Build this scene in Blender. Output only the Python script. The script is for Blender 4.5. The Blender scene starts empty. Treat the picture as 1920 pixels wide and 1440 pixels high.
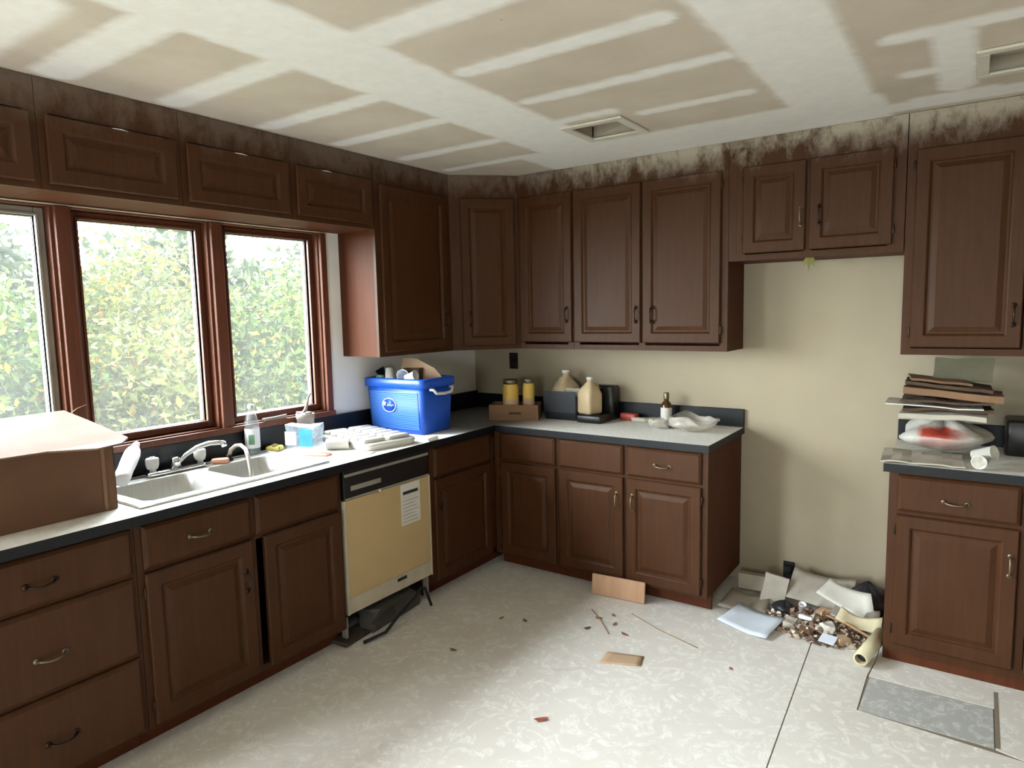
import bpy, math, random
import numpy as np
from mathutils import Matrix, Vector, noise
random.seed(7); rng = np.random.default_rng(7)
sc = bpy.context.scene; COL = sc.collection
PI = math.pi
CH = 0.914            # counter height
HC = 2.47             # ceiling height

# ------------------------------------------------------------------ camera
def set_camera():
    yaw, pit, rol, f = -0.6072, -0.1064, -0.0212, 1257.7
    cy, sy, cp, sp = math.cos(yaw), math.sin(yaw), math.cos(pit), math.sin(pit)
    fw = Vector((sy*cp, cy*cp, sp)); r = Vector((cy, -sy, 0)); u = r.cross(fw)
    cr, sr = math.cos(rol), math.sin(rol)
    r2 = cr*r + sr*u; u2 = -sr*r + cr*u
    cam = bpy.data.cameras.new('camera'); o = bpy.data.objects.new('camera', cam); COL.objects.link(o)
    m = Matrix((r2, u2, -fw)).transposed().to_4x4(); m.translation = (3.0668, -3.9397, 1.6062)
    o.matrix_world = m; cam.sensor_width = 36; cam.lens = 36*f/1920; cam.clip_start = .02
    sc.camera = o
set_camera()

# ------------------------------------------------------------------ world, light, exposure
w = bpy.data.worlds.new('overcast_sky'); sc.world = w; w.use_nodes = True
nt = w.node_tree; nt.nodes.clear()
wo = nt.nodes.new('ShaderNodeOutputWorld'); bg = nt.nodes.new('ShaderNodeBackground')
tc = nt.nodes.new('ShaderNodeTexCoord'); sx = nt.nodes.new('ShaderNodeSeparateXYZ'); rp = nt.nodes.new('ShaderNodeValToRGB')
nt.links.new(tc.outputs['Generated'], sx.inputs[0]); nt.links.new(sx.outputs['Z'], rp.inputs[0])
rp.color_ramp.elements[0].color = (.80, .86, .88, 1); rp.color_ramp.elements[1].color = (.96, 1.0, 1.06, 1)
nt.links.new(rp.outputs[0], bg.inputs[0]); nt.links.new(bg.outputs[0], wo.inputs[0])
bg.inputs[1].default_value = 50.0
sc.view_settings.view_transform = 'Standard'; sc.view_settings.look = 'None'
sc.view_settings.gamma = 1; sc.view_settings.use_curve_mapping = False
sc.view_settings.exposure = 0.33
try:
    sc.cycles.max_bounces = 10; sc.cycles.diffuse_bounces = 6; sc.cycles.transparent_max_bounces = 16
    sc.cycles.sample_clamp_indirect = 8; sc.cycles.caustics_reflective = False; sc.cycles.caustics_refractive = False
except Exception: pass
def portal(loc, rot, sx_, sy_):
    l = bpy.data.lights.new('window_daylight', 'AREA'); l.shape = 'RECTANGLE'; l.size = sx_; l.size_y = sy_
    l.cycles.is_portal = True
    o = bpy.data.objects.new('window_daylight', l); COL.objects.link(o); o.location = loc; o.rotation_euler = rot
# portals at the openings of the room (they only guide sampling of the sky)
portal((-.20, -2.355, 1.565), (0, -PI/2, 0), 1.04, 2.0)
portal((-.20, -5.65, 1.13), (0, -PI/2, 0), 2.0, 1.9)
portal((3.35, -7.2, 1.5), (PI/2, 0, 0), .9, .8)

# ------------------------------------------------------------------ materials
def hexc(h):
    h = h.lstrip('#'); c = [int(h[i:i+2], 16)/255 for i in (0, 2, 4)]
    return tuple((x/12.92 if x <= .04045 else ((x+.055)/1.055)**2.4) for x in c) + (1,)
MATS = {}
class NT:
    def __init__(s, name):
        s.m = bpy.data.materials.new(name); s.m.use_nodes = True; s.t = s.m.node_tree; s.t.nodes.clear()
        s.out = s.n('ShaderNodeOutputMaterial'); s.b = s.n('ShaderNodeBsdfPrincipled'); s.l(s.b.outputs[0], s.out.inputs[0])
    def n(s, t, **k):
        x = s.t.nodes.new(t)
        for a, v in k.items(): setattr(x, a, v)
        return x
    def l(s, a, b): s.t.links.new(a, b)
    def coord(s, kind='Object', scale=(1, 1, 1)):
        c = s.n('ShaderNodeTexCoord'); m = s.n('ShaderNodeMapping'); m.inputs['Scale'].default_value = scale
        s.l(c.outputs[kind], m.inputs[0]); return m.outputs[0]
    def noise(s, vec, scale, detail=3, rough=.55, dist=0):
        x = s.n('ShaderNodeTexNoise'); x.inputs['Scale'].default_value = scale; x.inputs['Detail'].default_value = detail
        x.inputs['Roughness'].default_value = rough; x.inputs['Distortion'].default_value = dist; s.l(vec, x.inputs['Vector']); return x.outputs[0]
    def ramp(s, fac, stops):
        r = s.n('ShaderNodeValToRGB'); e = r.color_ramp.elements
        while len(e) < len(stops): e.new(.5)
        for q, (p, c) in zip(e, stops): q.position = p; q.color = c if len(c) == 4 else (*c, 1)
        s.l(fac, r.inputs[0]); return r.outputs[0]
    def mix(s, fac, a, b, mode='MIX'):
        x = s.n('ShaderNodeMix', data_type='RGBA', blend_type=mode)
        for sock, v in ((x.inputs[0], fac), (x.inputs[6], a), (x.inputs[7], b)):
            if isinstance(v, (int, float)): sock.default_value = v
            elif isinstance(v, tuple): sock.default_value = v
            else: s.l(v, sock)
        return x.outputs[2]
    def math(s, op, a, b=0.0, clamp=False):
        x = s.n('ShaderNodeMath', operation=op); x.use_clamp = clamp
        for i, v in enumerate((a, b)):
            if isinstance(v, (int, float)): x.inputs[i].default_value = v
            else: s.l(v, x.inputs[i])
        return x.outputs[0]
    def bump(s, h, strength=.3, dist=.01):
        b = s.n('ShaderNodeBump'); b.inputs['Strength'].default_value = strength; b.inputs['Distance'].default_value = dist
        s.l(h, b.inputs['Height']); s.l(b.outputs[0], s.b.inputs['Normal'])
    def maprange(s, v, a, b):
        x = s.n('ShaderNodeMapRange'); x.inputs[1].default_value = a; x.inputs[2].default_value = b; s.l(v, x.inputs[0]); return x.outputs[0]
def plain(name, col, rough=.6, metal=0, var=.12, scale=12, bump=0, **kw):
    q = NT(name); c = hexc(col) if isinstance(col, str) else (*col, 1)
    v = q.coord(); n = q.noise(v, scale, 4)
    q.l(q.mix(q.maprange(n, .3, .7), tuple(x*(1-var) for x in c[:3])+(1,), tuple(min(1, x*(1+var)) for x in c[:3])+(1,)), q.b.inputs['Base Color'])
    q.b.inputs['Roughness'].default_value = rough; q.b.inputs['Metallic'].default_value = metal
    for k, x in kw.items(): q.b.inputs[k.replace('_', ' ')].default_value = x
    if bump: q.bump(q.noise(v, scale*4, 3), bump, .004)
    MATS[name] = q.m; return q.m
# stained wood, with plaster dust and mud smeared on it close under the ceiling
def wood_mat(name, c0, c1, splat=False, rough=.36, axis=(14, 14, 1.2), spec=.5):
    q = NT(name); v = q.coord('Object', axis)
    n1 = q.noise(v, 3.2, 6, .6, .6); n2 = q.noise(q.coord('Object', (1, 1, .6)), 3, 3)
    col = q.mix(q.maprange(n1, .15, .85), hexc(c0), hexc(c1))
    col = q.mix(q.math('MULTIPLY', q.maprange(n2, .45, .8), .35), col, hexc('#4c3526'))
    rg = q.math('ADD', q.math('MULTIPLY', n2, .25), rough-.12)
    if splat:
        g = q.n('ShaderNodeNewGeometry'); sp = q.n('ShaderNodeSeparateXYZ'); q.l(g.outputs['Position'], sp.inputs[0])
        hm = q.maprange(sp.outputs['Z'], 2.26, 2.44)
        xm = q.math('ADD', q.math('MULTIPLY', q.maprange(sp.outputs['X'], .5, 1.3), .75), .25)
        vv = q.n('ShaderNodeMapping'); vv.inputs['Scale'].default_value = (1, 1, .55); q.l(g.outputs['Position'], vv.inputs[0])
        a = q.noise(vv.outputs[0], 13, 7, .72, .3); b = q.noise(vv.outputs[0], 2.2, 2)
        m = q.math('MULTIPLY', q.maprange(q.math('ADD', q.math('ADD', a, q.math('MULTIPLY', b, .5)), q.math('MULTIPLY', hm, .30)), .84, 1.10), hm)
        m = q.math('MULTIPLY', q.math('MULTIPLY', m, xm), .85)
        col = q.mix(m, col, hexc('#b0a698')); rg = q.math('ADD', rg, m)
    q.l(col, q.b.inputs['Base Color']); q.l(rg, q.b.inputs['Roughness']); q.bump(n1, .12, .003)
    q.b.inputs['Specular IOR Level'].default_value = spec
    MATS[name] = q.m
wood_mat('wood', '#351e0f', '#4b2c17', True, spec=.17, rough=.46)
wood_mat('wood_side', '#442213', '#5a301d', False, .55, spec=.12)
wood_mat('window_wood', '#4a2618', '#6c3c28', False, .45, spec=.3)
wood_mat('stick_wood', '#8a6748', '#a98562', False, .7)
wood_mat('board_wood', '#a57f63', '#c09a7c', False, .75)
def laminate(name, amount):
    q = NT(name); v = q.coord()
    g = q.n('ShaderNodeNewGeometry'); sp = q.n('ShaderNodeSeparateXYZ'); q.l(g.outputs['Normal'], sp.inputs[0])
    pz = q.n('ShaderNodeSeparateXYZ'); q.l(g.outputs['Position'], pz.inputs[0])
    base = q.ramp(q.noise(v, 160, 2), [(.35, hexc('#090a0f')), (.62, hexc('#101218')), (.78, hexc('#24272e'))])
    top = q.maprange(sp.outputs['Z'], .6, .95)
    n = q.noise(v, 5, 6, .62, .5); n2 = q.noise(v, 40, 4, .7)
    d = q.maprange(q.math('ADD', n, q.math('MULTIPLY', n2, .18)), .62-amount, .80-amount)
    # the dust was brushed thin in the inner corner of the worktop
    a = q.math('ADD', q.maprange(pz.outputs['X'], .62, .95), q.maprange(pz.outputs['Y'], -.80, -1.05), True)
    a = q.math('ADD', q.math('MULTIPLY', a, .8), .2)
    m = q.math('MULTIPLY', q.math('MULTIPLY', top, d), a)
    m = q.math('ADD', m, q.math('MULTIPLY', q.math('MULTIPLY', q.maprange(n2, .55, .8), .25), top), True)
    q.l(q.mix(m, base, q.ramp(n2, [(.3, hexc('#d8d6cf')), (.7, hexc('#eeece8'))])), q.b.inputs['Base Color'])
    q.l(q.math('ADD', q.math('MULTIPLY', m, .4), .42), q.b.inputs['Roughness']); q.bump(m, .25, .002); q.b.inputs['Specular IOR Level'].default_value = .3
    MATS[name] = q.m
laminate('laminate', .37)
laminate('laminate_bare', -.1)
# floor: off-white sheet flooring under a film of plaster dust
def floor_mat(name, c0, c1, smear):
    q = NT(name); g = q.n('ShaderNodeNewGeometry'); p = g.outputs['Position']
    big = q.noise(p, 1.1, 4, .55); mid = q.noise(p, 10, 7, .68, 2.0); fine = q.noise(p, 26, 6, .7, 1.2)
    col = q.mix(q.maprange(big, .35, .68), hexc(c0), hexc(c1))
    ms = q.maprange(mid, .50, .58); me = q.maprange(mid, .66, .58)
    sm = q.math('MULTIPLY', q.math('MULTIPLY', q.math('MULTIPLY', ms, me), q.maprange(fine, .35, .65)), smear)
    col = q.mix(sm, col, hexc('#f2f1ed'))
    st = q.maprange(q.noise(p, 2.6, 5, .7, .8), .63, .8)
    col = q.mix(q.math('MULTIPLY', st, .35), col, hexc('#94836c'))
    sp = q.maprange(q.noise(p, 60, 3, .6), .72, .80)
    col = q.mix(q.math('MULTIPLY', sp, .5), col, hexc('#5c4a3a'))
    q.l(col, q.b.inputs['Base Color']); q.b.inputs['Roughness'].default_value = .62
    q.bump(mid, .10, .004); MATS[name] = q.m
floor_mat('floor', '#d1cbc4', '#dedad5', 1.0)
floor_mat('floor_patch', '#a9aaa8', '#b7b8b5', .6)
plain('seam_dirt', '#7f7365', .9)
plain('wall', '#a29681', .9, var=.04, scale=3, bump=.05)
plain('wall_far', '#958c7e', .9, var=.04, scale=3)
plain('wall_window_side', '#eeece6', .85, var=.04, scale=3)
plain('navy_plastic', '#12141d', .5)
plain('black_plastic', '#131112', .38)
plain('rubber_black', '#17151a', .8)
plain('bronze', '#3a2c22', .35, .8)
plain('brass_worn', '#776a56', .4, .8)
plain('chrome', '#d8dadc', .14, 1, var=.03)
plain('hose', '#a8a094', .35, .4)
def steel():
    q = NT('steel'); v = q.coord('Object', (1, 30, 1)); n = q.noise(v, 12, 3)
    q.l(q.ramp(n, [(.2, hexc('#b9b8b2')), (.8, hexc('#d6d6d3'))]), q.b.inputs['Base Color'])
    q.b.inputs['Metallic'].default_value = .45; q.b.inputs['Roughness'].default_value = .34; MATS['steel'] = q.m
steel()
plain('cardboard', '#7b5c44', .85, var=.1, scale=4)
plain('cardboard_dark', '#4c392a', .9, var=.14, scale=4)
plain('cardboard_light', '#b99c80', .85, var=.08, scale=4)
def spotted():
    q = NT('cardboard_flap'); v = q.coord()
    col = q.mix(q.maprange(q.noise(v, 5, 4), .35, .65), hexc('#5f4532'), hexc('#6c5340'))
    vo = q.n('ShaderNodeTexVoronoi'); vo.inputs['Scale'].default_value = 22; q.l(v, vo.inputs['Vector'])
    sp = q.math('MULTIPLY', q.maprange(vo.outputs['Distance'], .20, .10), q.maprange(q.noise(v, 9, 2), .5, .56))
    q.l(q.mix(q.math('MULTIPLY', sp, .75), col, hexc('#4a3a44')), q.b.inputs['Base Color']); q.b.inputs['Roughness'].default_value = .85
    MATS['cardboard_flap'] = q.m
spotted()
plain('paper', '#cfccc4', .85, var=.05); plain('paper_blue', '#cdd5e2', .85, var=.04); plain('paper_grey', '#b0a99c', .9, var=.06)
plain('white_plastic', '#d2cfc8', .42, var=.03); plain('white_bright', '#efeff2', .5, var=.02)
plain('yellow_foam', '#e0cf7a', .8); plain('yellow_label', '#c9a64c', .5); plain('yellow_wrap', '#c6bb9c', .6)
plain('soap', '#c98f76', .5); plain('red', '#9b3a30', .5); plain('red_faded', '#c26a60', .7)
plain('green_plastic', '#5f8f70', .5)
plain('blue_cooler', '#1a52bd', .38, var=.04, scale=3); plain('blue_light', '#457fd6', .45, var=.03)
plain('blue_card', '#3a95d8', .55, var=.15, scale=20)
plain('dw_panel', '#b89f74', .42, var=.04, scale=2); plain('dw_white', '#b8ae9a', .5); plain('ink', '#2a2624', .8); plain('ink_grey', '#8a857c', .8)
plain('jug', '#c3ad8a', .45, Subsurface_Weight=.0); plain('purple', '#4a4060', .6); plain('grey_rag', '#4c4742', .95, bump=.4)
plain('black_bag', '#26252b', .4, bump=.3); plain('dirt', '#463a30', .95, bump=.4); plain('leaf_dry', '#8a6a50', .9, var=.3, scale=40)
plain('leaf_red', '#9a5040', .9, var=.2); plain('leaf_green', '#6f6c3c', .8)
plain('amber_glass', '#4a3214', .15); plain('vent_metal', '#a89f92', .6, var=.04); plain('vent_white', '#cfc9bd', .6, var=.03)
plain('storm_alu', '#9a948c', .45, .3); plain('dust', '#eceae5', .95, var=.08, scale=30); plain('siding', '#b8b2a4', .8)
plain('pot_grey', '#8d8078', .9)
plain('paper_pale', '#bdb7ac', .9)
plain('green_grey', '#615d4c', .9)
plain('storm_white', '#77756f', .5)
plain('cardboard_aged', '#5f412d', .9, var=.16, scale=5)
plain('pale_ledge', '#9a8d80', .7)
def clear(name, col, alpha, rough=.25, tint=(1, 1, 1, 1)):
    q = NT(name); q.t.nodes.remove(q.b)
    tr = q.n('ShaderNodeBsdfTransparent'); tr.inputs[0].default_value = tint
    gl = q.n('ShaderNodeBsdfPrincipled'); gl.inputs['Base Color'].default_value = hexc(col); gl.inputs['Roughness'].default_value = rough
    mx = q.n('ShaderNodeMixShader'); mx.inputs[0].default_value = alpha
    nn = q.noise(q.coord(), 9, 3); q.l(q.math('MULTIPLY', q.maprange(nn, 0, .6), alpha), mx.inputs[0])
    q.l(tr.outputs[0], mx.inputs[1]); q.l(gl.outputs[0], mx.inputs[2]); q.l(mx.outputs[0], q.out.inputs[0]); MATS[name] = q.m
clear('clear_plastic', '#cdd8e0', .45); clear('bag_film', '#cbc4ba', .60); clear('clear_bottle', '#c4ccd0', .42); clear('knob_acrylic', '#e4e2de', .75, .12)
def printed_bag():
    q = NT('printed_bag'); v = q.coord(); sp = q.n('ShaderNodeSeparateXYZ'); q.l(v, sp.inputs[0]); n = q.noise(v, 9, 3)
    z = q.math('ADD', sp.outputs['Z'], q.math('MULTIPLY', n, .03))
    a = q.math('MULTIPLY', q.maprange(z, .088, .098), q.maprange(z, .132, .120))
    b_ = q.math('MULTIPLY', q.math('MULTIPLY', q.maprange(z, .02, .05), q.maprange(z, .10, .09)), .45)
    xm = q.math('MULTIPLY', q.maprange(sp.outputs['X'], -.10, -.07), q.maprange(sp.outputs['X'], .12, .02))
    c = q.mix(q.math('MULTIPLY', q.math('MAXIMUM', a, b_), xm), hexc('#b3b0aa'), hexc('#a03a2c'))
    q.l(c, q.b.inputs['Base Color']); q.b.inputs['Roughness'].default_value = .5; q.bump(q.noise(v, 14, 4, .6, 1), .6, .01); MATS['printed_bag'] = q.m
printed_bag()
def glass_mat():
    q = NT('dusty_glass'); q.t.nodes.remove(q.b)
    tr = q.n('ShaderNodeBsdfTransparent'); tr.inputs[0].default_value = (.93, .95, .94, 1)
    tl = q.n('ShaderNodeBsdfTranslucent'); tl.inputs[0].default_value = (.95, .97, .96, 1)
    gl = q.n('ShaderNodeBsdfGlossy'); gl.inputs['Roughness'].default_value = .03
    m1 = q.n('ShaderNodeMixShader'); m2 = q.n('ShaderNodeMixShader')
    n = q.noise(q.coord(), 3, 5, .6)
    q.l(q.math('ADD', q.math('MULTIPLY', n, .012), .004), m1.inputs[0]); m2.inputs[0].default_value = .04
    q.l(tr.outputs[0], m1.inputs[1]); q.l(tl.outputs[0], m1.inputs[2]); q.l(m1.outputs[0], m2.inputs[1]); q.l(gl.outputs[0], m2.inputs[2])
    q.l(m2.outputs[0], q.out.inputs[0]); MATS['dusty_glass'] = q.m
glass_mat()
def leaf_mat(name, stops):
    q = NT(name); g = q.n('ShaderNodeNewGeometry'); c = q.ramp(g.outputs['Random Per Island'], stops)
    q.l(c, q.b.inputs['Base Color']); q.b.inputs['Roughness'].default_value = .55
    tl = q.n('ShaderNodeBsdfTranslucent'); q.l(c, tl.inputs[0]); mx = q.n('ShaderNodeMixShader'); mx.inputs[0].default_value = .4; q.b.inputs['Specular IOR Level'].default_value = .1
    q.l(q.b.outputs[0], mx.inputs[1]); q.l(tl.outputs[0], mx.inputs[2]); q.l(mx.outputs[0], q.out.inputs[0]); MATS[name] = q.m
leaf_mat('leaves_green', [(0, (.010,.017,.004)), (.35, (.018,.032,.006)), (.65, (.028,.044,.009)), (.88, (.046,.056,.010)), (.97, (.09,.075,.008)), (1, (.10,.03,.008))])
leaf_mat('leaves_yellow', [(0, (.016,.020,.005)), (.4, (.030,.036,.007)), (.75, (.046,.050,.010)), (.95, (.085,.075,.009)), (1, (.10,.025,.008))])
leaf_mat('leaves_dark', [(0, (.012,.018,.010)), (.5, (.020,.027,.014)), (1, (.030,.037,.018))])
plain('bark', '#2c2824', .9, var=.2, scale=20); plain('bark_pale', '#57524a', .9); plain('ground_grass', '#3c4028', .95, var=.3, scale=3)

# ------------------------------------------------------------------ mesh builder
class MB:
    def __init__(s): s.v = []; s.f = []; s.s = []
    def add(s, vs, fs, sm=False, m=None):
        o = len(s.v)
        s.v += [tuple(m @ Vector(p)) if m else tuple(p) for p in vs]
        s.f += [tuple(i+o for i in f) for f in fs]; s.s += [sm]*len(fs); return s
    def box(s, x0, x1, y0, y1, z0, z1, m=None):
        return s.add([(x, y, z) for z in (z0, z1) for y in (y0, y1) for x in (x0, x1)],
                     [(0, 2, 3, 1), (4, 5, 7, 6), (0, 1, 5, 4), (2, 6, 7, 3), (0, 4, 6, 2), (1, 3, 7, 5)], False, m)
    def prism(s, poly, z0, z1, m=None):
        n = len(poly)
        return s.add([(x, y, z0) for x, y in poly]+[(x, y, z1) for x, y in poly],
                     [tuple(range(n-1, -1, -1)), tuple(range(n, 2*n))]+[(i, (i+1) % n, n+(i+1) % n, n+i) for i in range(n)], False, m)
    def loops(s, loops, cap0=True, cap1=True, sm=True, m=None):
        n = len(loops[0]); vs = [p for L in loops for p in L]; fs = []
        for k in range(len(loops)-1):
            fs += [(k*n+i, k*n+(i+1) % n, (k+1)*n+(i+1) % n, (k+1)*n+i) for i in range(n)]
        if cap0: fs.append(tuple(range(n-1, -1, -1)))
        if cap1: fs.append(tuple(range((len(loops)-1)*n, len(loops)*n)))
        return s.add(vs, fs, sm, m)
    def lathe(s, prof, n=20, m=None, cap0=True, cap1=True, sm=True):
        return s.loops([[(r*math.cos(2*PI*i/n), r*math.sin(2*PI*i/n), z) for i in range(n)] for r, z in prof], cap0, cap1, sm, m)
    def tube(s, pts, rad, n=8, caps=True):
        pts = [Vector(p) for p in pts]; rs = rad if isinstance(rad, (list, tuple)) else [rad]*len(pts)
        L = []; up = None
        for i, p in enumerate(pts):
            t = (pts[min(i+1, len(pts)-1)]-pts[max(i-1, 0)]).normalized()
            if up is None: up = Vector((0, 0, 1)) if abs(t.z) < .9 else Vector((1, 0, 0))
            a = t.cross(up).normalized(); up = a.cross(t).normalized()
            L.append([p+rs[i]*(math.cos(2*PI*k/n)*a+math.sin(2*PI*k/n)*up) for k in range(n)])
        return s.loops(L, caps, caps, True)
    def rbox(s, x0, x1, y0, y1, z0, z1, r, taper=0, m=None, n=4, cap1=True):
        # rounded-corner box, tapering inward towards the bottom
        def ring(z, ins):
            a = []
            for cx, cy, st in ((x1-r, y1-r, 0), (x0+r, y1-r, 1), (x0+r, y0+r, 2), (x1-r, y0+r, 3)):
                for k in range(n+1):
                    t = (st+k/n)*PI/2; rr = r
                    a.append((cx+rr*math.cos(t)-math.copysign(ins, cx-(x0+x1)/2), cy+rr*math.sin(t)-math.copysign(ins, cy-(y0+y1)/2), z))
            return a
        e = min(r*.4, (z1-z0)*.25)
        return s.loops([ring(z0, taper+e*.6), ring(z0+e, taper), ring(z1-e, 0), ring(z1, e*.6)], True, cap1, True, m)
    def build(s, name, mat, parent=None, bevel=0, **tags):
        me = bpy.data.meshes.new(name); me.from_pydata(s.v, [], s.f); me.polygons.foreach_set('use_smooth', s.s); me.update()
        me.materials.append(MATS[mat] if isinstance(mat, str) else mat)
        o = bpy.data.objects.new(name, me); COL.objects.link(o)
        if parent: o.parent = parent
        if bevel:
            b = o.modifiers.new('bevel', 'BEVEL'); b.width = bevel; b.segments = 2; b.limit_method = 'ANGLE'
        for k, v in tags.items(): o[k] = v
        return o
def T(x, y, z, rz=0, rx=0, ry=0):
    return Matrix.Translation((x, y, z)) @ Matrix.Rotation(rz, 4, 'Z') @ Matrix.Rotation(ry, 4, 'Y') @ Matrix.Rotation(rx, 4, 'X')
def thing(name, label, cat, loc=(0, 0, 0), rz=0, group=None, rx=0, ry=0):
    o = bpy.data.objects.new(name, None); COL.objects.link(o); o.matrix_world = T(*loc, rz, rx, ry)
    o.empty_display_size = .05; o['label'] = label; o['category'] = cat
    if group: o['group'] = group
    return o
def tag(o, label, cat, group=None, loc=None, rz=0, rx=0, ry=0):
    o['label'] = label; o['category'] = cat
    if group: o['group'] = group
    if loc: o.matrix_world = T(*loc, rz, rx, ry)
    return o
def struct(mb, name, mat, parent=None, **k):
    o = mb.build(name, mat, parent, **k)
    if not parent: o['kind'] = 'structure'
    return o

# ------------------------------------------------------------------ room shell
X1, Y0 = 4.9, -7.0
struct(MB().box(-.15, X1+.15, Y0-.15, .15, -.12, -.0021), 'floor', 'seam_dirt')
fl = bpy.data.objects['floor']
def sheet(poly, z0=-.0021, z1=0, mat='floor'):
    return MB().prism(poly, z0, z1).build('floor_sheet', mat, fl)
# flooring sheets, with thin open joints between them
sheet([(0, -7), (2.455, -7), (2.57, -2.3), (2.522, -1.644), (2.470, -.55), (2.44, 0), (0, 0)])
sheet([(2.459, -7), (3.3, -7), (3.3, -1.13), (2.735, -1.10), (2.735, -.80), (2.75, -.62), (2.75, 0), (2.445, 0), (2.475, -.55), (2.527, -1.644), (2.574, -2.3)])
sheet([(3.304, -7), (4.9, -7), (4.9, 0), (2.754, 0), (2.754, -.62), (2.742, -.80), (3.186, -.80), (3.186, -1.10), (3.304, -1.13)])
sheet([(2.740, -1.095), (2.747, -.805), (3.182, -.805), (3.182, -1.095)], -.002, -.0006, 'floor_patch')
MB().box(3.186, 3.20, -1.09, -.66, -.002, .0008).build('open_joint', 'seam_dirt', fl)
# ceiling: taped gypsum board; the joint-compound bands stand a millimetre proud
def smooth(a, b, x): t = np.clip((x-a)/(b-a), 0, 1); return t*t*(3-2*t)
BANDS = [(1.06, 1.44, -9, -.2, .025), (2.35, 2.67, -9, -.2, .03), (.9, 2.70, -.74, .2, .03), (2.6, 5, -.50, -.36, .03),
         (.33, 1.10, -2.90, -2.76, .03), (.33, 1.10, -2.46, -2.35, .03), (.33, 1.10, -2.00, -1.91, .025), (.33, 1.08, -1.585, -1.50, .025), (.36, 1.06, -1.14, -1.06, .02), (.36, 1.0, -.75, -.68, .02),
         (1.40, 2.36, -2.43, -2.30, .03), (1.46, 2.29, -1.99, -1.90, .022), (1.46, 2.34, -1.56, -1.485, .022), (1.78, 2.30, -1.11, -1.04, .02), (1.36, 1.74, -1.22, -1.15, .02),
         (2.73, 5, -1.93, -1.83, .03), (2.76, 5, -1.36, -1.27, .03), (2.78, 5, -.93, -.85, .03), (2.78, 3.1, -.54, -.48, .03), (.1, .99, -3.3, -3.02, .05), (.33, 1.1, -3.75, -3.62, .03),
         (1.4, 2.4, -3.0, -2.88, .03), (1.4, 2.4, -3.5, -3.4, .03), (2.9, 3.02, -1.30, -.55, .03)]
VH = [(1.43, 1.69, -1.08, -.82), (3.05, 3.42, -1.0, -.72)]
def ceiling():
    st = .02; xs = np.arange(0, X1+st/2, st); ys = np.arange(-4.4, .001, st)
    X, Y = np.meshgrid(xs, ys, indexing='ij')
    wob = np.array([[noise.noise((x*5, y*5, 1)) for y in ys] for x in xs])*.006 + np.array([[noise.noise((x*22, y*22, 9)) for y in ys] for x in xs])*.010
    m = np.zeros_like(X)
    for (a, b, c, d, s) in BANDS:
        r = min(.06, (d-c)/2, (b-a)/2)
        dx = np.maximum(np.abs(X-(a+b)/2)-(b-a)/2+r, 0); dy = np.maximum(np.abs(Y-(c+d)/2)-(d-c)/2+r, 0)
        m = np.maximum(m, 1-smooth(-s*.5, s*.8, np.hypot(dx, dy)-r+wob))
    nx, ny = X.shape
    V = np.stack([X, Y, HC-m*.0012], -1).reshape(-1, 3)
    F = []
    for i in range(nx-1):
        for j in range(ny-1):
            cx, cy = xs[i]+st/2, ys[j]+st/2
            if any(a < cx < b and c < cy < d for a, b, c, d in VH): continue
            a = i*ny+j; F.append((a, a+1, a+ny+1, a+ny))
    k = len(V)
    V = np.vstack([V, [(0, -7, HC), (X1, -7, HC), (0, ys[0], HC), (xs[-1], ys[0], HC)]]); F.append((k, k+2, k+3, k+1))
    me = bpy.data.meshes.new('ceiling'); me.from_pydata(V.tolist(), [], F); me.update()
    at = me.attributes.new('compound', 'FLOAT', 'POINT'); at.data.foreach_set('value', np.append(m.ravel(), [0, 0, 0, 0]).astype('f'))
    q = NT('ceiling_board'); a = q.n('ShaderNodeAttribute'); a.attribute_name = 'compound'
    p = q.coord(); n = q.noise(p, 3, 5, .6); n2 = q.noise(p, 18, 4, .6)
    board = q.mix(q.maprange(n, .35, .65), hexc('#bfb3a4'), hexc('#cbc0b2'))
    board = q.mix(q.math('MULTIPLY', q.maprange(q.noise(p, 34, 2), .76, .80), .7), board, hexc('#5a5048'))
    mud = q.mix(q.maprange(n2, .35, .65), hexc('#eae9e6'), hexc('#f0efed'))
    q.l(q.mix(q.math('MULTIPLY', a.outputs['Fac'], .92), board, mud), q.b.inputs['Base Color']); q.b.inputs['Roughness'].default_value = .9
    me.materials.append(q.m); o = bpy.data.objects.new('ceiling', me); COL.objects.link(o); o['kind'] = 'structure'
    sl = MB()
    for x0, x1_, y0, y1 in [(-.15, X1+.15, -7.15, -1.1), (-.15, X1+.15, -.70, .15), (-.15, 1.41, -1.1, -.70), (1.71, 3.03, -1.1, -.70), (3.44, X1+.15, -1.1, -.70)]:
        sl.box(x0, x1_, y0, y1, HC+.004, HC+.02)
    sl.build('ceiling_backing', 'wall', o)
    MB().box(-.15, X1+.15, -7.15, .15, HC+.16, HC+.2).build('attic_deck', 'cardboard_dark', o)
ceiling()
def vent(x0, x1_, y0, y1, label):
    t = thing('ceiling_vent', label, 'vent', ((x0+x1_)/2, (y0+y1)/2, HC)); a, b = (x1_-x0)/2, (y1-y0)/2
    f = MB(); w_ = .028; e = .012
    f.box(-a-w_, a+w_, -b-w_, -b+e, -.012, -.0015); f.box(-a-w_, a+w_, b-e, b+w_, -.012, -.0015)
    f.box(-a-w_, -a+e, -b+e, b-e, -.012, -.0015); f.box(a-e, a+w_, -b+e, b-e, -.012, -.0015)
    f.build('frame', 'vent_white', t, bevel=.003)
    d = MB(); d.box(-a-.012, -a-.004, -b, b, .001, .12); d.box(a+.004, a+.012, -b, b, .001, .12); d.box(-a, a, -b-.012, -b-.004, .001, .12); d.box(-a, a, b+.004, b+.012, .001, .12)
    d.build('duct', 'vent_metal', t)
    MB().box(-a, a, -b, b, .055, .058).build('damper', 'vent_metal', t)
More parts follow.
